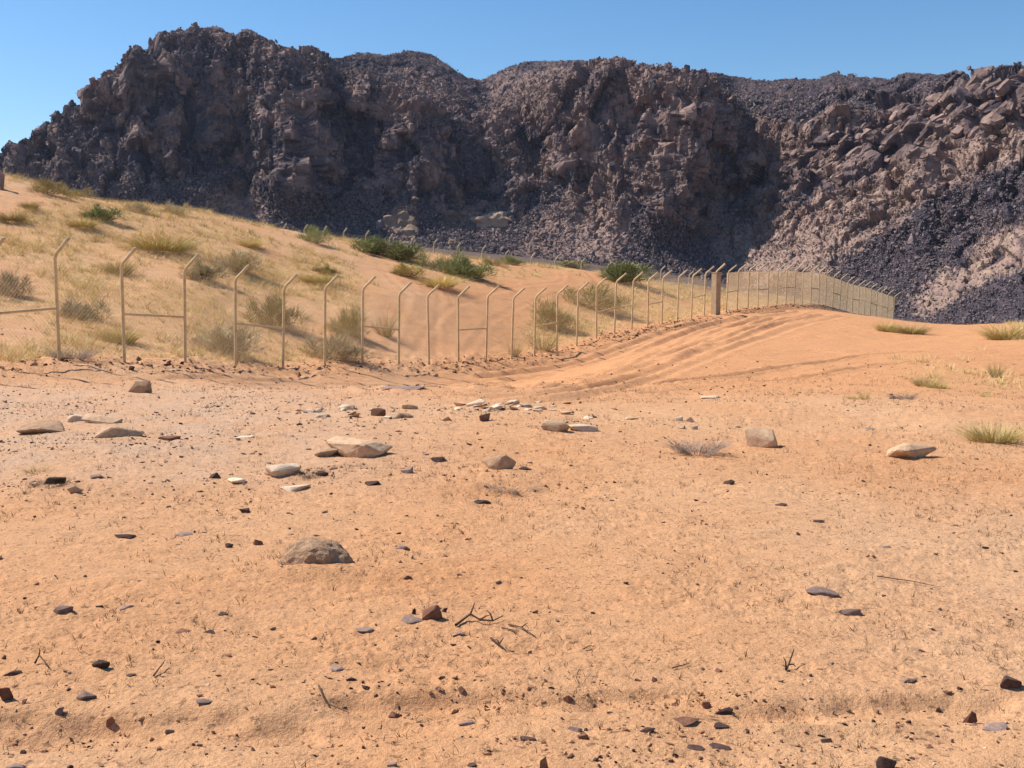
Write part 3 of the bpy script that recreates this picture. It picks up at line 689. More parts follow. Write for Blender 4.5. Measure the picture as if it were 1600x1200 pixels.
scatter('crust_clods', np.stack([gx, gy, height(gx, gy)], 1), yaw(len(gx), .5), s_[:, None] * rng.uniform(.6, 2.0, (len(gx), 3)), [(hull_mesh('clod', 360 + i, (1.4, 1, .7), 9), [cm, cm, M['red'], cm, M['dark']][i]) for i in range(5)], label='broken sand crust and clods round the hollows in the foreground', category='clods')

# ------------------------------------------------------------------ fences
def tube(path, r, n=8):
    path = [np.array(p, float) for p in path]; V = []; Fc = []
    for i, p in enumerate(path):
        d = path[min(i + 1, len(path) - 1)] - path[max(i - 1, 0)]; d /= np.linalg.norm(d)
        a = np.cross(d, [0, 1, 0.01]);
        if np.linalg.norm(a) < .1: a = np.cross(d, [1, 0, 0])
        a /= np.linalg.norm(a); b = np.cross(d, a)
        rr = r[i] if isinstance(r, (list, tuple)) else r
        for k in range(n):
            q = 6.2832 * k / n; V.append(p + (a * math.cos(q) + b * math.sin(q)) * rr)
    for i in range(len(path) - 1):
        for k in range(n): s = i * n; Fc.append([s + k, s + (k + 1) % n, s + n + (k + 1) % n, s + n + k])
    return V, Fc
def tubes_mesh(name, items, n=8):
    V = []; Fc = []
    for path, r in items:
        v, f = tube(path, r, n); o = len(V); V += v; Fc += [[a + o for a in q] for q in f]
    return mesh_np(name, np.array(V), np.array(Fc), n > 4)
ZH, ARM = 2.02, .42
def wire_panel(a, b, za, zb, z_top, cell, r):
    """diamond mesh between two posts as real wires"""
    a = np.array([*a, 0.]); b = np.array([*b, 0.]); L = np.linalg.norm(b - a); H = z_top - .05; items = []
    def P(s, t): q = a + (b - a) * (s / L); q[2] = (za + (zb - za) * s / L) + .05 + t; return q
    k = -H
    while k < L:
        s0, s1 = max(k, 0), min(k + H, L)
        if s1 - s0 > .02:
            items.append(([P(s0, s0 - k), P(s1, s1 - k)], r)); items.append(([P(s0, H - (s0 - k)), P(s1, H - (s1 - k))], r))
        k += cell
    for t in (0, H * .5, H): items.append(([P(0, t), P(L, t)], r * 1.5))
    return items
def fence(posts, rails, name, label, group, arm_dir, post_r, cell, wr, parts_wire=True, hs=1.0, ground=None):
    root = link(name, None, label=label, category='fence', group=group)
    zs = [float(height(np.array([p[0]]), np.array([p[1]]))[0]) for p in posts] if ground is None else ground
    root.location = (posts[0][0], posts[0][1], zs[0]); off = np.array([posts[0][0], posts[0][1], zs[0]])
    ad = np.array(arm_dir, float); ad /= np.linalg.norm(ad)
    for i, (p, z) in enumerate(zip(posts, zs)):
        h = ZH * hs; le = rng.normal(0, .028, 2)
        if i % 7 == 3: le *= 2
        base = np.array([p[0], p[1], z - .25]); top = np.array([p[0] + le[0] + .04, p[1] + le[1], z + h])
        k1 = top + np.array([ad[0] * .05, ad[1] * .05, .10]); tip = top + np.array([ad[0] * ARM, ad[1] * ARM, .40])
        me = tubes_mesh('post', [([base - off, top - off, k1 - off, tip - off, tip - off + [0, 0, .001]], [post_r, post_r, post_r, post_r, post_r * .1])], 8)
        link('post', me, M['post'], root)
    for i in range(len(posts) - 1):
        a, b, za, zb = posts[i], posts[i + 1], zs[i], zs[i + 1]
        if i in rails:
            A = np.array([*a, za + 1.03 * hs]) - off; B = np.array([*b, zb + 1.03 * hs]) - off
            link('rail', tubes_mesh('rail', [([A, B], post_r * .75)], 8), M['post'], root)
        it = [([q - off for q in pth], r) for pth, r in wire_panel(a, b, za, zb, ZH * hs, cell, wr)]
        link('wire_mesh', tubes_mesh('wire_mesh', it, 3), M['wire'], root)
    return root, zs
arm = (.62, -.3)
fence(POSTS1, {1, 3, 5, 8, 11, 14, 17, 20, 22} - {22} | {23}, 'chain_link_fence', 'long tan wire mesh fence with angled post tops, left of the brown pillar', None, arm, .036, .09, .0014)
_, z2 = fence(POSTS2, {0, 3, 6, 9, 12, 15, 18, 20}, 'chain_link_fence', 'wire mesh fence curving over the sand rise, right of the brown pillar', None, arm, .036, .07, .005)
# fence far behind the dune
FFX = [280, 315, 348, 381, 412, 442, 474, 505, 537, 571, 608, 642, 677, 714, 753, 790, 829, 868, 908, 950, 992, 1033, 1077, 1120]
FFY = [338, 342, 345, 347, 348, 350, 352, 354, 357, 361, 366, 370, 374, 380, 384, 391, 396, 400, 404, 409, 412, 416, 424, 428]
far_p = []; far_z = []
for i, (a, b) in enumerate(zip(FFX, FFY)):
    d = 76 + i * .75; x, y, z = at_depth(a, b, d); far_p.append((float(x), float(y))); far_z.append(float(z) - ZH - .40)
fence(far_p, set(), 'chain_link_fence', 'far wire fence whose post tops show behind the grassy dune ridge', None, (.5, -.5), .06, .16, .0026, ground=far_z)
# pillar
import bmesh
def box_mesh(name, sx, sy, z0, z1, bev=.012):
    bm = bmesh.new(); bmesh.ops.create_cube(bm, size=1)
    for v in bm.verts: v.co = (v.co.x * sx, v.co.y * sy, z0 if v.co.z < 0 else z1)
    if bev: bmesh.ops.bevel(bm, geom=bm.edges[:], offset=bev, segments=2, affect='EDGES')
    me = bpy.data.meshes.new(name); bm.to_mesh(me); bm.free(); return me
x, y = post_xy((1118, 0, 51.7)); zp = float(height(np.array([x]), np.array([y]))[0])
pil = link('pillar', None, label='square brown pillar standing in the line of the wire fence', category='pillar'); pil.location = (x, y, zp); pil.rotation_euler.z = R(38)
link('shaft', box_mesh('shaft', .34, .34, -.3, 2.06), M['conc'], pil)
link('cap', box_mesh('cap', .38, .38, 2.063, 2.11), M['conc'], pil)
link('arm', tubes_mesh('arm', [([(0, 0, 2.09), (.05, -.06, 2.2), (.34, -.26, 2.52)], .05)], 8), M['post'], pil)

# ------------------------------------------------------------------ shrubs, one by one
def twigs(name, n, seed, spread, h, r0=.012):
    r = np.random.default_rng(seed); it = []
    for i in range(n):
        a = r.uniform(0, 6.283); p = np.array([math.cos(a), math.sin(a), 0]) * .08; d = np.array([math.cos(a) * spread, math.sin(a) * spread, h * r.uniform(.6, 1)])
        m1 = p + d * .5 + r.normal(0, .04, 3); e = p + d + r.normal(0, .06, 3)
        it.append(([p - [0, 0, .05], m1, e], [r0, r0 * .7, r0 * .2]))
        for _ in range(3):
            s = p + (e - p) * r.uniform(.3, .8); it.append(([s, s + r.normal(0, .13, 3) + [0, 0, .08]], [r0 * .5, r0 * .15]))
    return tubes_mesh(name, it, 4)
def dome(name, n, seed, width=.011, leaf=.10, sparse=1.0):
    """shrub crown: short fine sprigs filling an uneven dome, 1 wide, 1 high"""
    r = np.random.default_rng(seed); V = []; Fc = []; lobes = []
    for k in range(7): a = r.uniform(0, 6.283); q = r.uniform(.05, .36); lobes.append((math.cos(a) * q, math.sin(a) * q, r.uniform(.12, .24), r.uniform(.35, 1.0) * (1.15 - q)))
    for i in range(n):
        lx, ly, lr, lh = lobes[r.integers(7)]; a = r.uniform(0, 6.283); e = r.uniform(0, 1.5); q = r.uniform(.35, 1.0) ** .6
        dirv = np.array([math.cos(a) * math.cos(e), math.sin(a) * math.cos(e), math.sin(e)])
        p = np.array([lx, ly, 0]) + dirv * [lr, lr, lh * .9] * q
        d = dirv * .6 + np.array([0, 0, .5]) + r.normal(0, .35, 3); d /= np.linalg.norm(d); L = leaf * r.uniform(.5, 1.5)
        w = np.cross(d, r.normal(size=3)); w /= np.linalg.norm(w); w *= width * r.uniform(.6, 1.3)
        s = len(V); V += [p - w, p + w, p + d * L + w * .2, p + d * L - w * .2]; Fc.append([s, s + 1, s + 2, s + 3])
    return mesh_np(name, np.array(V), np.array(Fc))
PROTO = {}
for i in range(3):
    PROTO['dense', i] = (dome('foliage', 2300, 400 + i, .0075, .15), twigs('stems', 12, 410 + i, .3, .55, .012))
    PROTO['loose', i] = (dome('foliage', 2100, 430 + i, .0042, .18), twigs('stems', 12, 440 + i, .35, .6, .004))
    PROTO['wispy', i] = (blades('foliage', 150, 420 + i, .16, .62, .006, .25), twigs('stems', 5, 450 + i, .25, .6, .010))
    PROTO['tuft', i] = (blades('foliage', 700, 460 + i, .36, .72, .007, .45, .5), twigs('stems', 6, 470 + i, .25, .4, .008))
    PROTO['dead', i] = (twigs('foliage', 110, 480 + i, .42, .8, .0045), twigs('stems', 8, 490 + i, .3, .5, .014))
VAR = {}
def shrub(px, py, w, h, form, mat, label, name='shrub', cat='shrub', group=None):
    x, y = hit(px, py); k = (form, mat)
    i = VAR.get(k, 0); VAR[k] = i + 1; i %= 3
    key = (form, i, mat)
    if key not in PROTO:
        a, b = PROTO[form, i]; a = a.copy(); b = b.copy(); a.materials.append(M[mat]); b.materials.append(M['dead'] if form != 'dense' else M['wood']); PROTO[key] = (a, b)
    a, b = PROTO[key]
    root = link(name, None, label=label, category=cat, group=group)
    z = float(height(np.array([x]), np.array([y]))[0])
    root.location = (x, y, z - .03); W = w / F * y * (1.6 if form == 'dense' else 1.35); H = h / F * y * (1.0 if form == 'dense' else 1.2)
    root.scale = (W, W * .8, H); root.rotation_euler.z = random.uniform(-.5, .5) + (math.pi if random.random() < .5 else 0)
    link('foliage', a, None, root); link('stems', b, None, root)
SH = [
 (72, 303, 52, 24, 'loose', 'olive', 'yellow green shrub high on the left dune crest, nearest the frame edge'),
 (116, 308, 40, 20, 'loose', 'olive', 'smaller yellow green shrub just right of the one on the left dune crest'),
 (160, 347, 50, 28, 'dense', 'green', 'round dark green shrub below the left dune crest'),
 (18, 347, 34, 15, 'tuft', 'olive', 'brownish low tuft at the left frame edge, high on the dune'),
 (47, 330, 22, 12, 'tuft', 'olive', 'very small brown tuft on bare sand near the upper left dune'),
 (128, 358, 36, 14, 'tuft', 'olive', 'low olive tuft just left below the round dark green shrub'),
 (218, 334, 36, 16, 'loose', 'grey', 'grey green shrub on the skyline right of the round dark green shrub'),
 (276, 336, 34, 22, 'loose', 'grey', 'grey green shrub on the dune skyline, rightmost of the left crest group'),
 (252, 392, 68, 26, 'tuft', 'olive', 'wide olive tuft alone on the grass slope above the second fence post'),
 (186, 428, 32, 26, 'tuft', 'olive', 'olive tuft showing just left of the second fence post top'),
 (318, 436, 50, 34, 'dense', 'grey', 'green shrub directly behind the bent top of the third fence post'),
 (366, 424, 78, 34, 'loose', 'grey', 'broad grey green shrub right of the third fence post top'),
 (390, 385, 30, 14, 'tuft', 'grassg', 'small yellow tuft high above the broad grey green shrub'),
 (506, 427, 34, 18, 'dense', 'olive', 'small dark olive shrub above the sixth fence post'),
 (496, 441, 42, 15, 'tuft', 'olive', 'low yellow olive tuft under the small dark olive shrub'),
 (490, 380, 46, 26, 'loose', 'green', 'green shrub on the ridge beside the start of the sand track'),
 (14, 462, 56, 38, 'loose', 'grey', 'grey green shrub cut by the left frame edge behind the fence'),
 (132, 497, 64, 40, 'loose', 'grey', 'hazy grey shrub between the first and second fence posts'),
 (345, 552, 112, 46, 'loose', 'grey', 'widest dry grey shrub low behind the fourth fence post'),
 (528, 563, 92, 40, 'loose', 'grey', 'low dry shrub at the fence foot between the sixth and eighth posts'),
 (540, 525, 60, 48, 'loose', 'olive', 'tall olive shrub behind the seventh fence post'),
 (428, 508, 74, 46, 'loose', 'olive', 'yellow olive shrub behind the fifth fence post'),
 (602, 525, 44, 40, 'wispy', 'olive', 'wispy tall grass clump beside the eighth fence post'),
 (185, 534, 44, 26, 'tuft', 'grassg', 'small dry tuft at the foot of the second fence post'),
 (580, 396, 56, 30, 'dense', 'green', 'dark green shrub on the ridge, left half of the wide pair'),
 (624, 405, 66, 32, 'dense', 'green', 'dark green shrub on the ridge, right half of the wide pair'),
 (692, 424, 66, 36, 'loose', 'green', 'leafy green shrub on the ridge, left of the middle pair'),
 (736, 434, 62, 34, 'dense', 'green', 'dense green shrub on the ridge, right of the middle pair'),
 (637, 432, 48, 22, 'dense', 'olive', 'low green shrub standing alone below the wide ridge pair'),
 (686, 449, 44, 20, 'tuft', 'grassg', 'pale yellow clump below the middle ridge shrubs'),
 (772, 415, 34, 16, 'loose', 'olive', 'small shrub on the ridge just right of the middle pair'),
 (800, 414, 34, 16, 'loose', 'green', 'small green shrub on the ridge, second right of the middle pair'),
 (888, 420, 58, 16, 'dense', 'olive', 'flat dark olive shrub on the ridge above the curved track'),
 (976, 442, 76, 34, 'dense', 'green', 'big dark green shrub at the right end of the ridge'),
 (865, 512, 66, 50, 'loose', 'olive', 'olive shrub behind the fence where it starts to climb'),
 (935, 482, 100, 40, 'loose', 'olive', 'long olive shrub behind the climbing fence, under the big dark shrub'),
 (848, 550, 50, 34, 'wispy', 'grassg', 'wispy straw clump low behind the fence where it starts climbing'),
 (804, 561, 26, 28, 'wispy', 'olive', 'thin stalks beside a fence post in the dip of the fence'),
 (112, 566, 64, 26, 'dead', 'dead', 'tangled dead brush at the foot of the first fence post'),
 (1552, 687, 58, 34, 'tuft', 'olive', 'bushy olive tuft on open sand near the right edge'),
 (1446, 603, 24, 18, 'tuft', 'olive', 'small green tuft, left one of a touching pair on the right'),
 (1464, 607, 22, 14, 'tuft', 'olive', 'small green tuft, right one of a touching pair on the right'),
 (1384, 516, 22, 15, 'tuft', 'grassg', 'yellow green tuft on the right crest, leftmost of three'),
 (1402, 518, 18, 12, 'tuft', 'grassg', 'small yellow green tuft on the right crest, middle of three'),
 (1424, 520, 34, 16, 'tuft', 'olive', 'widest yellow green tuft on the right crest, rightmost of three'),
 (1570, 528, 48, 26, 'tuft', 'grassg', 'pale straw tuft on the far right skyline'),
 (1351, 627, 20, 20, 'wispy', 'olive', 'sparse upright stalks left of the grey cushion plant'),
 (1410, 627, 38, 14, 'dead', 'dead', 'grey dead cushion plant half buried in the right sand'),
 (1333, 626, 12, 9, 'tuft', 'grassg', 'tiny tuft on the sand left of the sparse upright stalks'),
 (1556, 590, 26, 28, 'wispy', 'olive', 'upright fan of thin stalks on the right slope'),
 (1540, 625, 20, 18, 'wispy', 'grassg', 'thin straw stalks between the stalk fan and the olive tuft'),
 (1090, 712, 84, 32, 'dead', 'dead', 'grey dead bush alone on the open flat left of the square stone'),
 (58, 736, 40, 18, 'wispy', 'grassg', 'faint dry grass clump above the dark mound at left'),
 (78, 768, 60, 20, 'dead', 'wood', 'dark brush heap with a stone beside it at left'),
 (800, 762, 70, 20, 'dead', 'dead', 'brown dry brush heaped in front of the tan wedge stone'),
 (545, 735, 50, 10, 'dead', 'dead', 'thin dry brush in front of the largest pale slab'),
 (484, 750, 44, 16, 'dead', 'wood', 'dark brush beside the whitish rounded stone'),
 (622, 1187, 0, 0, '', '', '')]
for a in SH[:-1]: shrub(*a)

# ------------------------------------------------------------------ stones, one by one
def stone(px, py, w, h, mat, label, seed, rot=0, tilt=0, sub=3, planes=9, sharp=.6, depth=.6, name='stone', cat='stone', rough=.05, bury=0, strata=0, group=None):
    x, y = hit(px, py); D = math.hypot(x, y); W = w / F * y; dp = depth * W
    hz = max(h / F * y - dp * CAMZ / D * .6, .38 * h / F * y) * 1.15
    y += dp * .3
    if cat == 'boulder': me = rock_mesh(name, seed, sub, planes, sharp, (W, dp, hz * 1.4), rough, strata)
    else: me = hull_mesh(name, seed, (W * (1.12 if w >= 40 else 1), dp, hz * (2.0 if w >= 40 and mat != 'slate' else 1.45)), 8 if w < 30 else 12, rough, strata, 0 if w < 26 else 2)
    if mat in ('tan', 'pale') and w >= 40:      # slabs overhang a little towards the bottom edge
        for v in me.vertices: k_ = .80 + .22 * min(max(v.co.z / (hz * 1.4), 0), 1); v.co.x *= k_; v.co.y *= k_
    o = link(name, me, M[mat], label=label, category=cat, group=group)
    z = float(height(np.array([x]), np.array([y]))[0]); o.location = (x, y, z - bury * hz - (.16 if w < 40 else .12) * hz); o.rotation_euler = (random.uniform(-.1, .1), R(tilt), R(rot)); return o
ST = [
 (217, 613, 40, 15, 'tan', 'tan slab tilted up to the right on the flat near the fence', 8, -12),
 (62, 681, 66, 17, 'brown', 'long reddish brown slab lying at the far left', 4, 3),
 (152, 665, 62, 13, 'tan', 'thin slab lying behind two others at left, darkest side towards us', 12, 10),
 (120, 660, 34, 12, 'pale', 'pale stone just left behind the thin slab', 0, 0),
 (176, 687, 74, 18, 'tan', 'wedge shaped tan slab, front of the left cluster', 18, 12),
 (556, 719, 104, 25, 'tan', 'largest pale tan slab with a rounded back, left of centre', 0, 4),
 (508, 718, 40, 10, 'tan', 'low tan piece tailing off the left end of the largest slab', 0, -6),
 (783, 741, 52, 20, 'tan', 'tan wedge stone casting a dark shadow, centre of the flat', -10, -8),
 (440, 751, 54, 17, 'pale', 'whitish rounded stone left of centre', 10, 0),
 (368, 757, 34, 9, 'pale', 'flat whitish stone left of the whitish rounded one', 0, 0),
 (456, 765, 44, 9, 'pale', 'flat pale piece in front of the whitish rounded stone', 0, 0),
 (867, 681, 46, 15, 'tan', 'tan stone with an overhanging edge, left of two touching', 0, 4),
 (911, 677, 50, 10, 'pale', 'pale flat stone, right of two touching', 0, 4),
 (1196, 702, 58, 24, 'tan', 'square cut tan block right of centre', 0, 0),
 (1427, 717, 84, 21, 'tan', 'long low tan slab with a dark front face at the right', 0, 2),
 (1112, 622, 34, 6, 'pale', 'flat white piece on the orange sand beyond the flat', 0, 0),
 (628, 609, 68, 7, 'slate', 'flat grey rock sheet level with the sand below the fence', 0, 0),
 (590, 652, 26, 14, 'red', 'reddish stone left of the yellowish ones in the middle row', 0, 0),
 (612, 656, 30, 10, 'tan', 'yellowish stone in the middle row, left of its twin', 0, 0),
 (634, 655, 28, 9, 'tan', 'yellowish stone in the middle row, right of its twin', 0, 0),
 (640, 638, 26, 10, 'tan', 'small tan stone just above the yellowish middle row stones', 0, -10),
 (500, 655, 30, 8, 'pale', 'low pale stone left of the middle row', 0, 0),
 (540, 640, 28, 9, 'pale', 'low pale stone on the upper left of the middle row', 0, 0),
 (757, 663, 22, 13, 'red', 'upright brown stone just below the line of pale flakes', 20, 0),
 (698, 662, 18, 8, 'tan', 'small tan stone left of the upright brown stone', 0, 0),
 (744, 636, 30, 9, 'pale', 'first pale flake of the row below the ruts, tilted', 20, -18),
 (772, 641, 30, 8, 'pale', 'second pale flake of the row below the ruts', 16, -15),
 (800, 634, 26, 8, 'pale', 'third pale flake of the row, standing on edge', 0, -12),
 (822, 637, 22, 7, 'pale', 'fourth pale flake of the row', 0, 0),
 (844, 641, 24, 8, 'pale', 'fifth and whitest pale flake of the row', 0, 0),
 (920, 655, 16, 6, 'pale', 'small white stone right of the pale flake row', 0, 0),
 (986, 656, 24, 6, 'tan', 'flat tan stone between the flake row and the white pair', 0, 0),
 (1062, 657, 12, 9, 'pale', 'small upright white stone, left of the white pair', 0, 0),
 (1080, 657, 16, 9, 'pale', 'small white stone, right of the white pair', 0, 0),
 (1064, 669, 18, 6, 'tan', 'small tan stone under the white pair', 0, 0),
 (1086, 671, 12, 6, 'pale', 'tiny white stone lowest near the white pair', 0, 0),
 (1361, 664, 18, 5, 'pale', 'tiny pale flat stone alone on the right sand', 0, 0),
 (380, 688, 34, 6, 'pale', 'flat pale stones level with the sand left of centre', 0, 0),
 (262, 689, 36, 9, 'red', 'low reddish stone right of the left cluster', 0, 0),
 (335, 749, 22, 10, 'dark', 'dark angular stone left of the flat whitish stone', 0, 0),
 (502, 751, 22, 10, 'dark', 'dark angular stone right of the whitish rounded one', 0, 0),
 (636, 746, 20, 13, 'slate', 'purplish stone between the largest slab and the wedge stone', 0, 0),
 (686, 724, 28, 9, 'dark', 'dark flat stone right of the largest slab', 0, 0),
 (580, 760, 26, 8, 'dark', 'dark broken stone below the largest slab', 0, 0),
 (821, 741, 22, 7, 'dark', 'dark stone in the shadow right of the tan wedge stone', 0, 0),
 (750, 780, 34, 8, 'dark', 'dark flat stone below the tan wedge stone', 0, 0),
 (116, 778, 24, 18, 'tan', 'tan upright stone beside the dark brush heap at left', 0, 0),
 (85, 764, 32, 16, 'dark', 'dark stone half hidden in the brush heap at left', 0, 0),
 (152, 748, 24, 8, 'slate', 'blue grey flat stone above the tan upright stone', 0, 0),
 (192, 839, 34, 7, 'dark', 'narrow black stone lying on the left sand', 0, 4),
 (382, 801, 18, 7, 'dark', 'small dark pointed stone above the tall dark one', 0, 0),
 (404, 850, 20, 12, 'red', 'dark red pointed stone up left of the big boulder', 0, 0),
 (357, 855, 15, 8, 'dark', 'small dark stone left of the dark red pointed one', 0, 0),
 (286, 835, 30, 6, 'slate', 'flat grey stone flush with the sand at left', 0, 0),
 (630, 857, 24, 8, 'slate', 'purplish flat stone right of the big boulder', 0, 0),
 (636, 907, 16, 8, 'red', 'small brown stone lower right of the big boulder', 0, 0),
 (96, 962, 38, 15, 'slate', 'pointed grey stone capping a small sand mound at left', 0, 0),
 (155, 952, 14, 7, 'dark', 'small black stone right of the pointed grey one', 0, 0),
 (195, 954, 22, 7, 'slate', 'pale grey flat stone right of the pointed grey one', 0, 0),
 (283, 985, 26, 8, 'red', 'dark red flat stone with a tail of sand at left', 0, 0),
 (326, 983, 24, 5, 'dark', 'thin dark stone right of the dark red flat one', 0, 0),
 (345, 960, 22, 4, 'dark', 'thin dark sliver above the dark red flat stone', 0, -6),
 (20, 1059, 32, 11, 'dark', 'flat dark stone near the left edge', 0, 0),
 (8, 1098, 24, 24, 'red', 'dark red round stone cut by the left edge', 0, 0),
 (155, 1052, 30, 15, 'dark', 'dark stone split in layers at lower left', 0, 0),
 (133, 1094, 34, 16, 'slate', 'rounded slate grey stone at lower left', 0, 0),
 (203, 1061, 20, 6, 'dark', 'thin dark stone right of the layered one', 0, -14),
 (170, 1115, 18, 16, 'red', 'dark red upright stone below the rounded slate stone', 0, 0),
 (91, 1112, 14, 11, 'slate', 'small grey stone left below the rounded slate stone', 0, 0),
 (318, 1103, 26, 8, 'slate', 'bluish flat stone alone in the lower left hollow', 0, 3),
 (263, 1127, 18, 6, 'dark', 'small dark stone lower left of the bluish flat one', 0, 0),
 (309, 1147, 15, 6, 'dark', 'small dark stone below the bluish flat one', 0, 0),
 (676, 971, 34, 27, 'red', 'dark upright slab standing in the sand, centre foreground', 0, 0),
 (694, 957, 12, 8, 'dark', 'small dark stone touching the standing slab on its right', 0, 0),
 (642, 976, 38, 12, 'slate', 'flat purple grey stone left of the standing slab', 0, 0),
 (646, 962, 8, 12, 'dark', 'tiny dark stone perched above the flat purple grey one', 0, 0),
 (568, 987, 30, 7, 'slate', 'low grey stone left of the flat purple grey one', 0, 4),
 (718, 994, 24, 7, 'slate', 'grey stone in front of the standing slab', 0, -8),
 (526, 1045, 28, 8, 'slate', 'flat grey sliver above the central hollow', 0, 8),
 (551, 1062, 20, 7, 'dark', 'dark stone on the rim of the central hollow', 0, 5),
 (570, 1076, 14, 8, 'dark', 'small dark stone below the rim stone of the central hollow', 0, 8),
 (586, 1108, 30, 11, 'red', 'red brown flat stone, left of three in the hollow', 0, 6),
 (616, 1102, 22, 13, 'red', 'red brown angular stone, middle of three in the hollow', 0, 0),
 (641, 1110, 14, 11, 'slate', 'blue grey stone, right of three in the hollow', 0, 0),
 (690, 1062, 12, 8, 'dark', 'dark stone on the far rim of the central hollow', 0, 0),
 (712, 1092, 16, 8, 'red', 'reddish stone inside the central hollow', 0, 0),
 (730, 1133, 30, 11, 'slate', 'oblong purple grey stone below the central hollow', 0, 6),
 (887, 1088, 21, 13, 'red', 'dark red rounded stone right of the central hollow', 0, 0),
 (897, 1149, 28, 10, 'slate', 'blue grey slab on the lower centre bank', 0, 0),
 (911, 1160, 20, 12, 'red', 'red brown stone tucked under the blue grey slab', 0, 0),
 (1012, 1150, 26, 11, 'dark', 'purplish round stone right of the lower centre bank', 0, 0),
 (825, 1161, 26, 6, 'dark', 'thin dark stone left of the blue grey slab', 0, -5),
 (1128, 1104, 32, 18, 'dark', 'dark pointed stone casting a shadow, lower right of centre', 0, 8),
 (1108, 1093, 14, 15, 'red', 'brown leaning shard beside the dark pointed stone', 0, -35),
 (1128, 1134, 28, 7, 'dark', 'thin dark stone below the dark pointed stone', 0, 6),
 (1075, 1132, 40, 6, 'red', 'thin brown crust below left of the dark pointed stone', 0, -3),
 (1126, 1166, 38, 10, 'dark', 'long dark flat stone near the bottom, right of centre', 0, 2),
 (1088, 1170, 30, 7, 'dark', 'dark flat stone left of the long one near the bottom', 0, 4),
 (1056, 1182, 11, 8, 'dark', 'small dark round stone near the bottom right of centre', 0, 0),
 (1292, 1148, 20, 9, 'dark', 'dark pointed stone on the lower right slope', 0, 0),
 (1425, 1068, 22, 9, 'slate', 'grey domed stone with sand blown against it at right', 0, 6),
 (1468, 1094, 11, 9, 'dark', 'small dark stone right below the grey domed stone', 0, 0),
 (1482, 1081, 16, 6, 'red', 'small flat stone between the grey domed one and the right edge', 0, 10),
 (1500, 1077, 12, 5, 'dark', 'tiny dark stone left of the dark layered stone', 0, 0),
 (1579, 1078, 36, 22, 'dark', 'black layered stone at the right edge', 0, 4),
 (1512, 1114, 20, 24, 'red', 'brown upright shard at lower right', 0, 30),
 (1524, 1121, 14, 8, 'slate', 'grey chip leaning against the brown upright shard', 0, 0),
 (1560, 1138, 44, 9, 'slate', 'bluish crumbly flat stone near the lower right edge', 0, 0),
 (1421, 1115, 10, 6, 'dark', 'tiny dark stone in the lower right hollow', 0, 0),
 (1285, 936, 46, 13, 'slate', 'flat purple triangular stone on the right sand', 0, 0),
 (1328, 963, 34, 13, 'slate', 'flat purplish stone right below the triangular one', 0, 0),
 (1384, 857, 20, 5, 'slate', 'small flat purplish stone far right of the big boulder', 0, 0),
 (1140, 761, 20, 7, 'dark', 'dark stone on the open sand below the square block', 0, 0),
 (1222, 794, 20, 6, 'dark', 'dark sliver on the right flat below the square block', 0, 0),
 (1540, 860, 12, 5, 'dark', 'tiny dark stone at the right on clean sand', 0, 0),
 (1280, 818, 18, 5, 'dark', 'thin dark stone between the long slab and triangular stone', 0, 0),
 (1387, 1206, 34, 26, 'dark', 'dark rock cut by the bottom edge at right', 0, 0),
 (850, 1206, 16, 22, 'red', 'dark red crumbly rock cut by the bottom edge', 0, 0),
 (25, 1203, 34, 12, 'slate', 'grey slate stone cut by the bottom left corner', 0, 0),
 (736, 1200, 20, 8, 'dark', 'dark stone by the bottom edge at centre', 0, 0),
 (612, 1200, 18, 10, 'slate', 'grey stone by the bottom edge left of centre', 0, 0),
 (52, 1163, 14, 6, 'dark', 'dark stone on the lower left bank, upper one', 0, 0),
 (34, 1178, 14, 7, 'dark', 'dark stone on the lower left bank, lower one', 0, 0),
 (-2, 298, 20, 34, 'scree', 'dark crag at the very left edge atop the dune', 0, 0),
]
for i, (px, py, w, h, mat, lab, rot, tilt) in enumerate(ST):
    sub = 3 if w > 40 else 2
    flat = h < .35 * w
    stone(px, py, w, h, mat, lab, 500 + i * 7 + (3 if i in (7, 14) else 0), rot, tilt, sub, 11 if w > 40 else 8, .55, .75 if flat else .6, rough=.04 if w > 40 else .02)
stone(486, 892, 124, 66, 'brown', 'big half buried brown boulder with pitted surface, left foreground', 1301, 8, 4, 4, 8, .8, .75, 'boulder', 'boulder', .09, .18)
# a few hundred small stones nobody could tell apart
SMALL = [hull_mesh('small_stone', 700 + i, (1.3, .9, .5), 10) for i in range(6)]; 
for i, m_ in enumerate(SMALL): m_.materials.append(M[['dark', 'red', 'dark', 'slate', 'dark', 'tan'][i]])
cnt = 0
while cnt < 190:
    if cnt < 90: px = random.uniform(0, 1000); py_ = random.uniform(620, 800)
    elif cnt < 150: px = random.uniform(0, 1600); py_ = random.uniform(1050, 1198)
    else: px = random.uniform(0, 1600); py_ = random.uniform(640, 1100)
    x, y = hit(px, py_); s = random.uniform(4, 9) / F * y
    v = random.choice([0, 1, 2, 3, 4] if cnt % 4 else [5, 3, 0])
    lab = ['small dark loose stone lying on the sand flat', 'small red brown loose stone lying on the sand flat', 'small dark loose stone lying on the sand flat', 'small grey loose stone lying on the sand flat', 'small dark loose stone lying on the sand flat', 'small tan loose stone lying on the sand flat'][v]
    o = link('small_stone', SMALL[v], label=lab, category='stone', group=lab.replace('stone lying', 'stones lying'))
    o.location = (x, y, float(height(np.array([x]), np.array([y]))[0]) - .05 * s); o.scale = (s, s * random.uniform(.7, 1.2), s * random.uniform(.6, 1.1)); o.rotation_euler = (random.uniform(-.2, .2), random.uniform(-.2, .2), random.uniform(0, 6.28)); cnt += 1

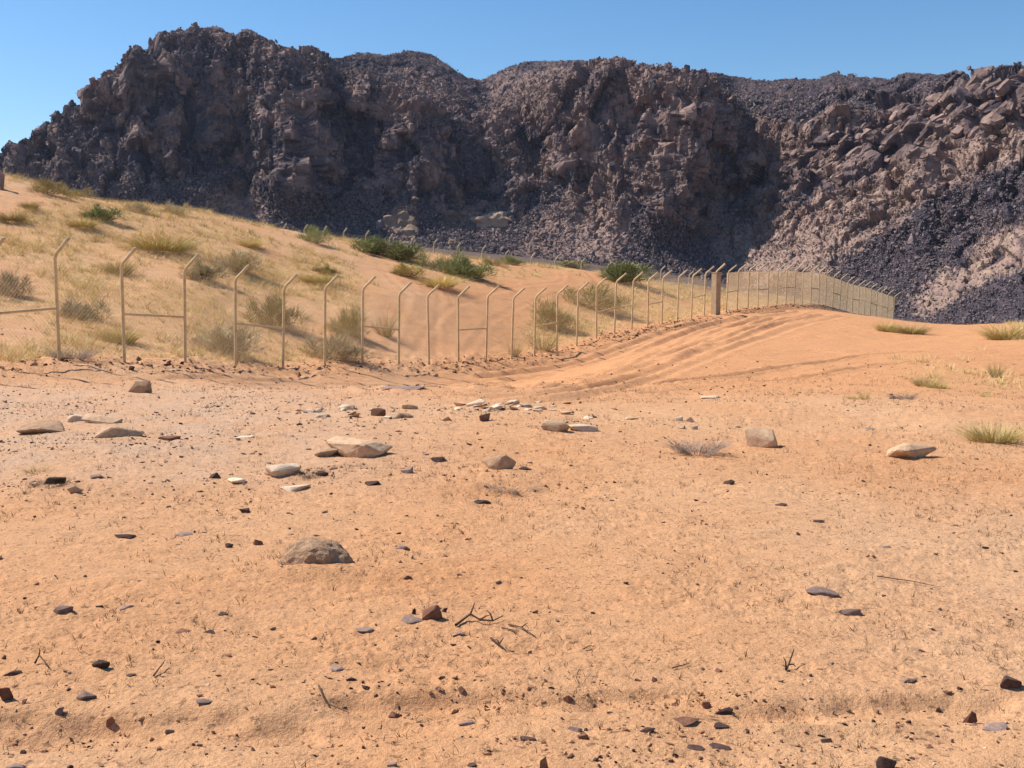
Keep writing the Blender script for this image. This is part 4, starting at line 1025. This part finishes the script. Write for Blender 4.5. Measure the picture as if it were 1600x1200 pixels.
for i in range(46):
    px = random.gauss(800, 50) if i < 30 else random.gauss(530, 45); py_ = 637 + random.gauss(0, 4.5) + (px - 800) * .03 if i < 30 else random.gauss(648, 6)
    x, y = hit(px, py_); s = random.uniform(7, 17) / F * y; v = i % 5
    key = 'paleflake%d' % v
    if key not in bpy.data.meshes: me = hull_mesh(key, 820 + v, (1.4, .8, .42), 9); me.name = key; me.materials.append(M['pale' if v % 2 else 'tan'])
    lab = 'small pale broken flake in the stone row below the ruts' if i < 30 else 'small pale broken flake among the stones left of the middle row'
    o = link('pale_flake', bpy.data.meshes[key], label=lab, category='stone', group=lab.replace('small pale broken flake', 'small pale broken flakes'))
    o.location = (x, y, float(height(np.array([x]), np.array([y]))[0]) - .05 * s); o.scale = (s, s, s * random.uniform(.7, 1.4)); o.rotation_euler = (random.uniform(-.25, .25), random.uniform(-.5, .15), random.uniform(-.6, .6))

# ------------------------------------------------------------------ dead sticks
def stick(pts, r, label, forks=(), name='stick', lift=0):
    x0, y0 = hit(*pts[0][:2]); W = []
    for p in pts:
        x, y = hit(p[0], p[1]); z = float(height(np.array([x]), np.array([y]))[0]) + (p[2] if len(p) > 2 else .008); W.append(np.array([x, y, z]))
    o0 = W[0].copy(); items = [([q - o0 for q in W], [r * (1 - .6 * k / (len(W) - 1)) for k in range(len(W))])]
    for a, f in forks:
        s = W[a]; e = s + np.array(f); items.append(([s - o0, (s + e) / 2 - o0 + [.004, 0, .006], e - o0], [r * .7, r * .5, r * .2]))
    o = link(name, tubes_mesh(name, items, 6), M['wood'], label=label, category='stick'); o.location = o0
stick([(712, 980), (735, 968, .03), (750, 974, .02), (770, 972, .012), (786, 966, .02)], .007, 'forked dead twig arched over the sand, right of the standing slab', [(1, (.02, .03, .05)), (2, (.05, -.02, .03)), (3, (-.03, .01, .05))])
stick([(795, 975), (815, 984, .012), (835, 996)], .005, 'straight dead stick right of the forked twig', [(1, (.03, 0, .02))])
stick([(784, 982), (800, 987, .01), (808, 992)], .004, 'short dead stick between the forked twig and the straight one')
stick([(1228, 1052), (1232, 1046, .02), (1240, 1036, .06)], .006, 'upright forked twig stuck in the sand at right', [(0, (-.01, .01, .05)), (1, (.03, .0, -.01))])
stick([(1050, 1046), (1065, 1044, .012), (1078, 1041, .01)], .003, 'thin twig lying flat left of the upright forked twig')
stick([(240, 1062), (250, 1054, .02), (258, 1048, .03)], .004, 'thin twig poking up at lower left', [(1, (.02, 0, .02))])
stick([(498, 1076), (510, 1094, .012), (545, 1100, .01)], .004, 'thin curved root left of the three hollow stones')
stick([(912, 1010), (920, 1007, .012), (930, 1007)], .003, 'short dark twig right of the straight stick')
stick([(767, 998), (780, 1010, .02), (790, 1014, .01)], .005, 'knobbly green brown twig below the straight stick', [(1, (.02, .01, .03)), (1, (-.02, .01, .02))])
stick([(55, 1044), (62, 1040, .03), (78, 1052)], .005, 'dark forked twig at the left above the flat dark stone', [(1, (0, 0, .03))])
stick([(1370, 906), (1430, 912, .01), (1470, 918)], .003, 'long thin root lying across the right sand')

# ------------------------------------------------------------------ the air between here and the mountain
hz = link('haze', box_mesh('haze', 900, 800, -60, 75, 0), None, kind='stuff', label='thin blue air in front of the mountain', category='haze'); hz.location = (0, 330, 0)
hm = bpy.data.materials.new('air'); hm.use_nodes = True; hm.node_tree.nodes.clear()
ho = hm.node_tree.nodes.new('ShaderNodeOutputMaterial'); hv = hm.node_tree.nodes.new('ShaderNodeVolumePrincipled'); hv.inputs['Color'].default_value = (.62, .74, 1, 1); hv.inputs['Density'].default_value = .00011; hv.inputs['Anisotropy'].default_value = .3
hm.node_tree.links.new(hv.outputs[0], ho.inputs['Volume']); hz.data.materials.append(hm)

# ------------------------------------------------------------------ rock features on the mountain
def feature(px, py, w, h, mat, label, seed, name='sandstone_outcrop', cat='outcrop', strata=5, sub=4, depth=.7, up=0):
    p = on_mountain(px, py); W = w / F * p[1]; H = h / F * p[1]
    me = rock_mesh(name, seed, sub, 12, .7, (W, W * depth, H * 1.1), .16, strata)
    o = link(name, me, M[mat], label=label, category=cat); o.location = (p[0], p[1] + W * depth * .3, p[2] - H * .42 + up)
    return o
feature(628, 360, 84, 72, 'outcrop', 'pale layered rock outcrop left of the rounded pair at the slope foot', 900)
feature(714, 345, 84, 52, 'outcrop', 'rounded pale outcrop, left of a pair at the slope foot', 905)
feature(768, 352, 78, 54, 'outcrop', 'rounded pale outcrop, right of a pair at the slope foot', 910)
feature(711, 385, 24, 28, 'outcrop', 'small pale outcrop directly below the rounded pair', 915)
pt = on_mountain(234, 70)
V, Fc = tube([(0, 0, -1.2), (.1, 0, 0), (-.05, 0, .8), (.08, 0, 1.5), (0, 0, 1.9)], [.7, .5, .42, .38, .12], 7)
o = link('rock_pinnacle', mesh_np('rock_pinnacle', np.array(V), np.array(Fc)), M['scree'], label='small standing rock finger on the skyline at the upper left', category='rock'); o.location = (pt[0], pt[1], pt[2])
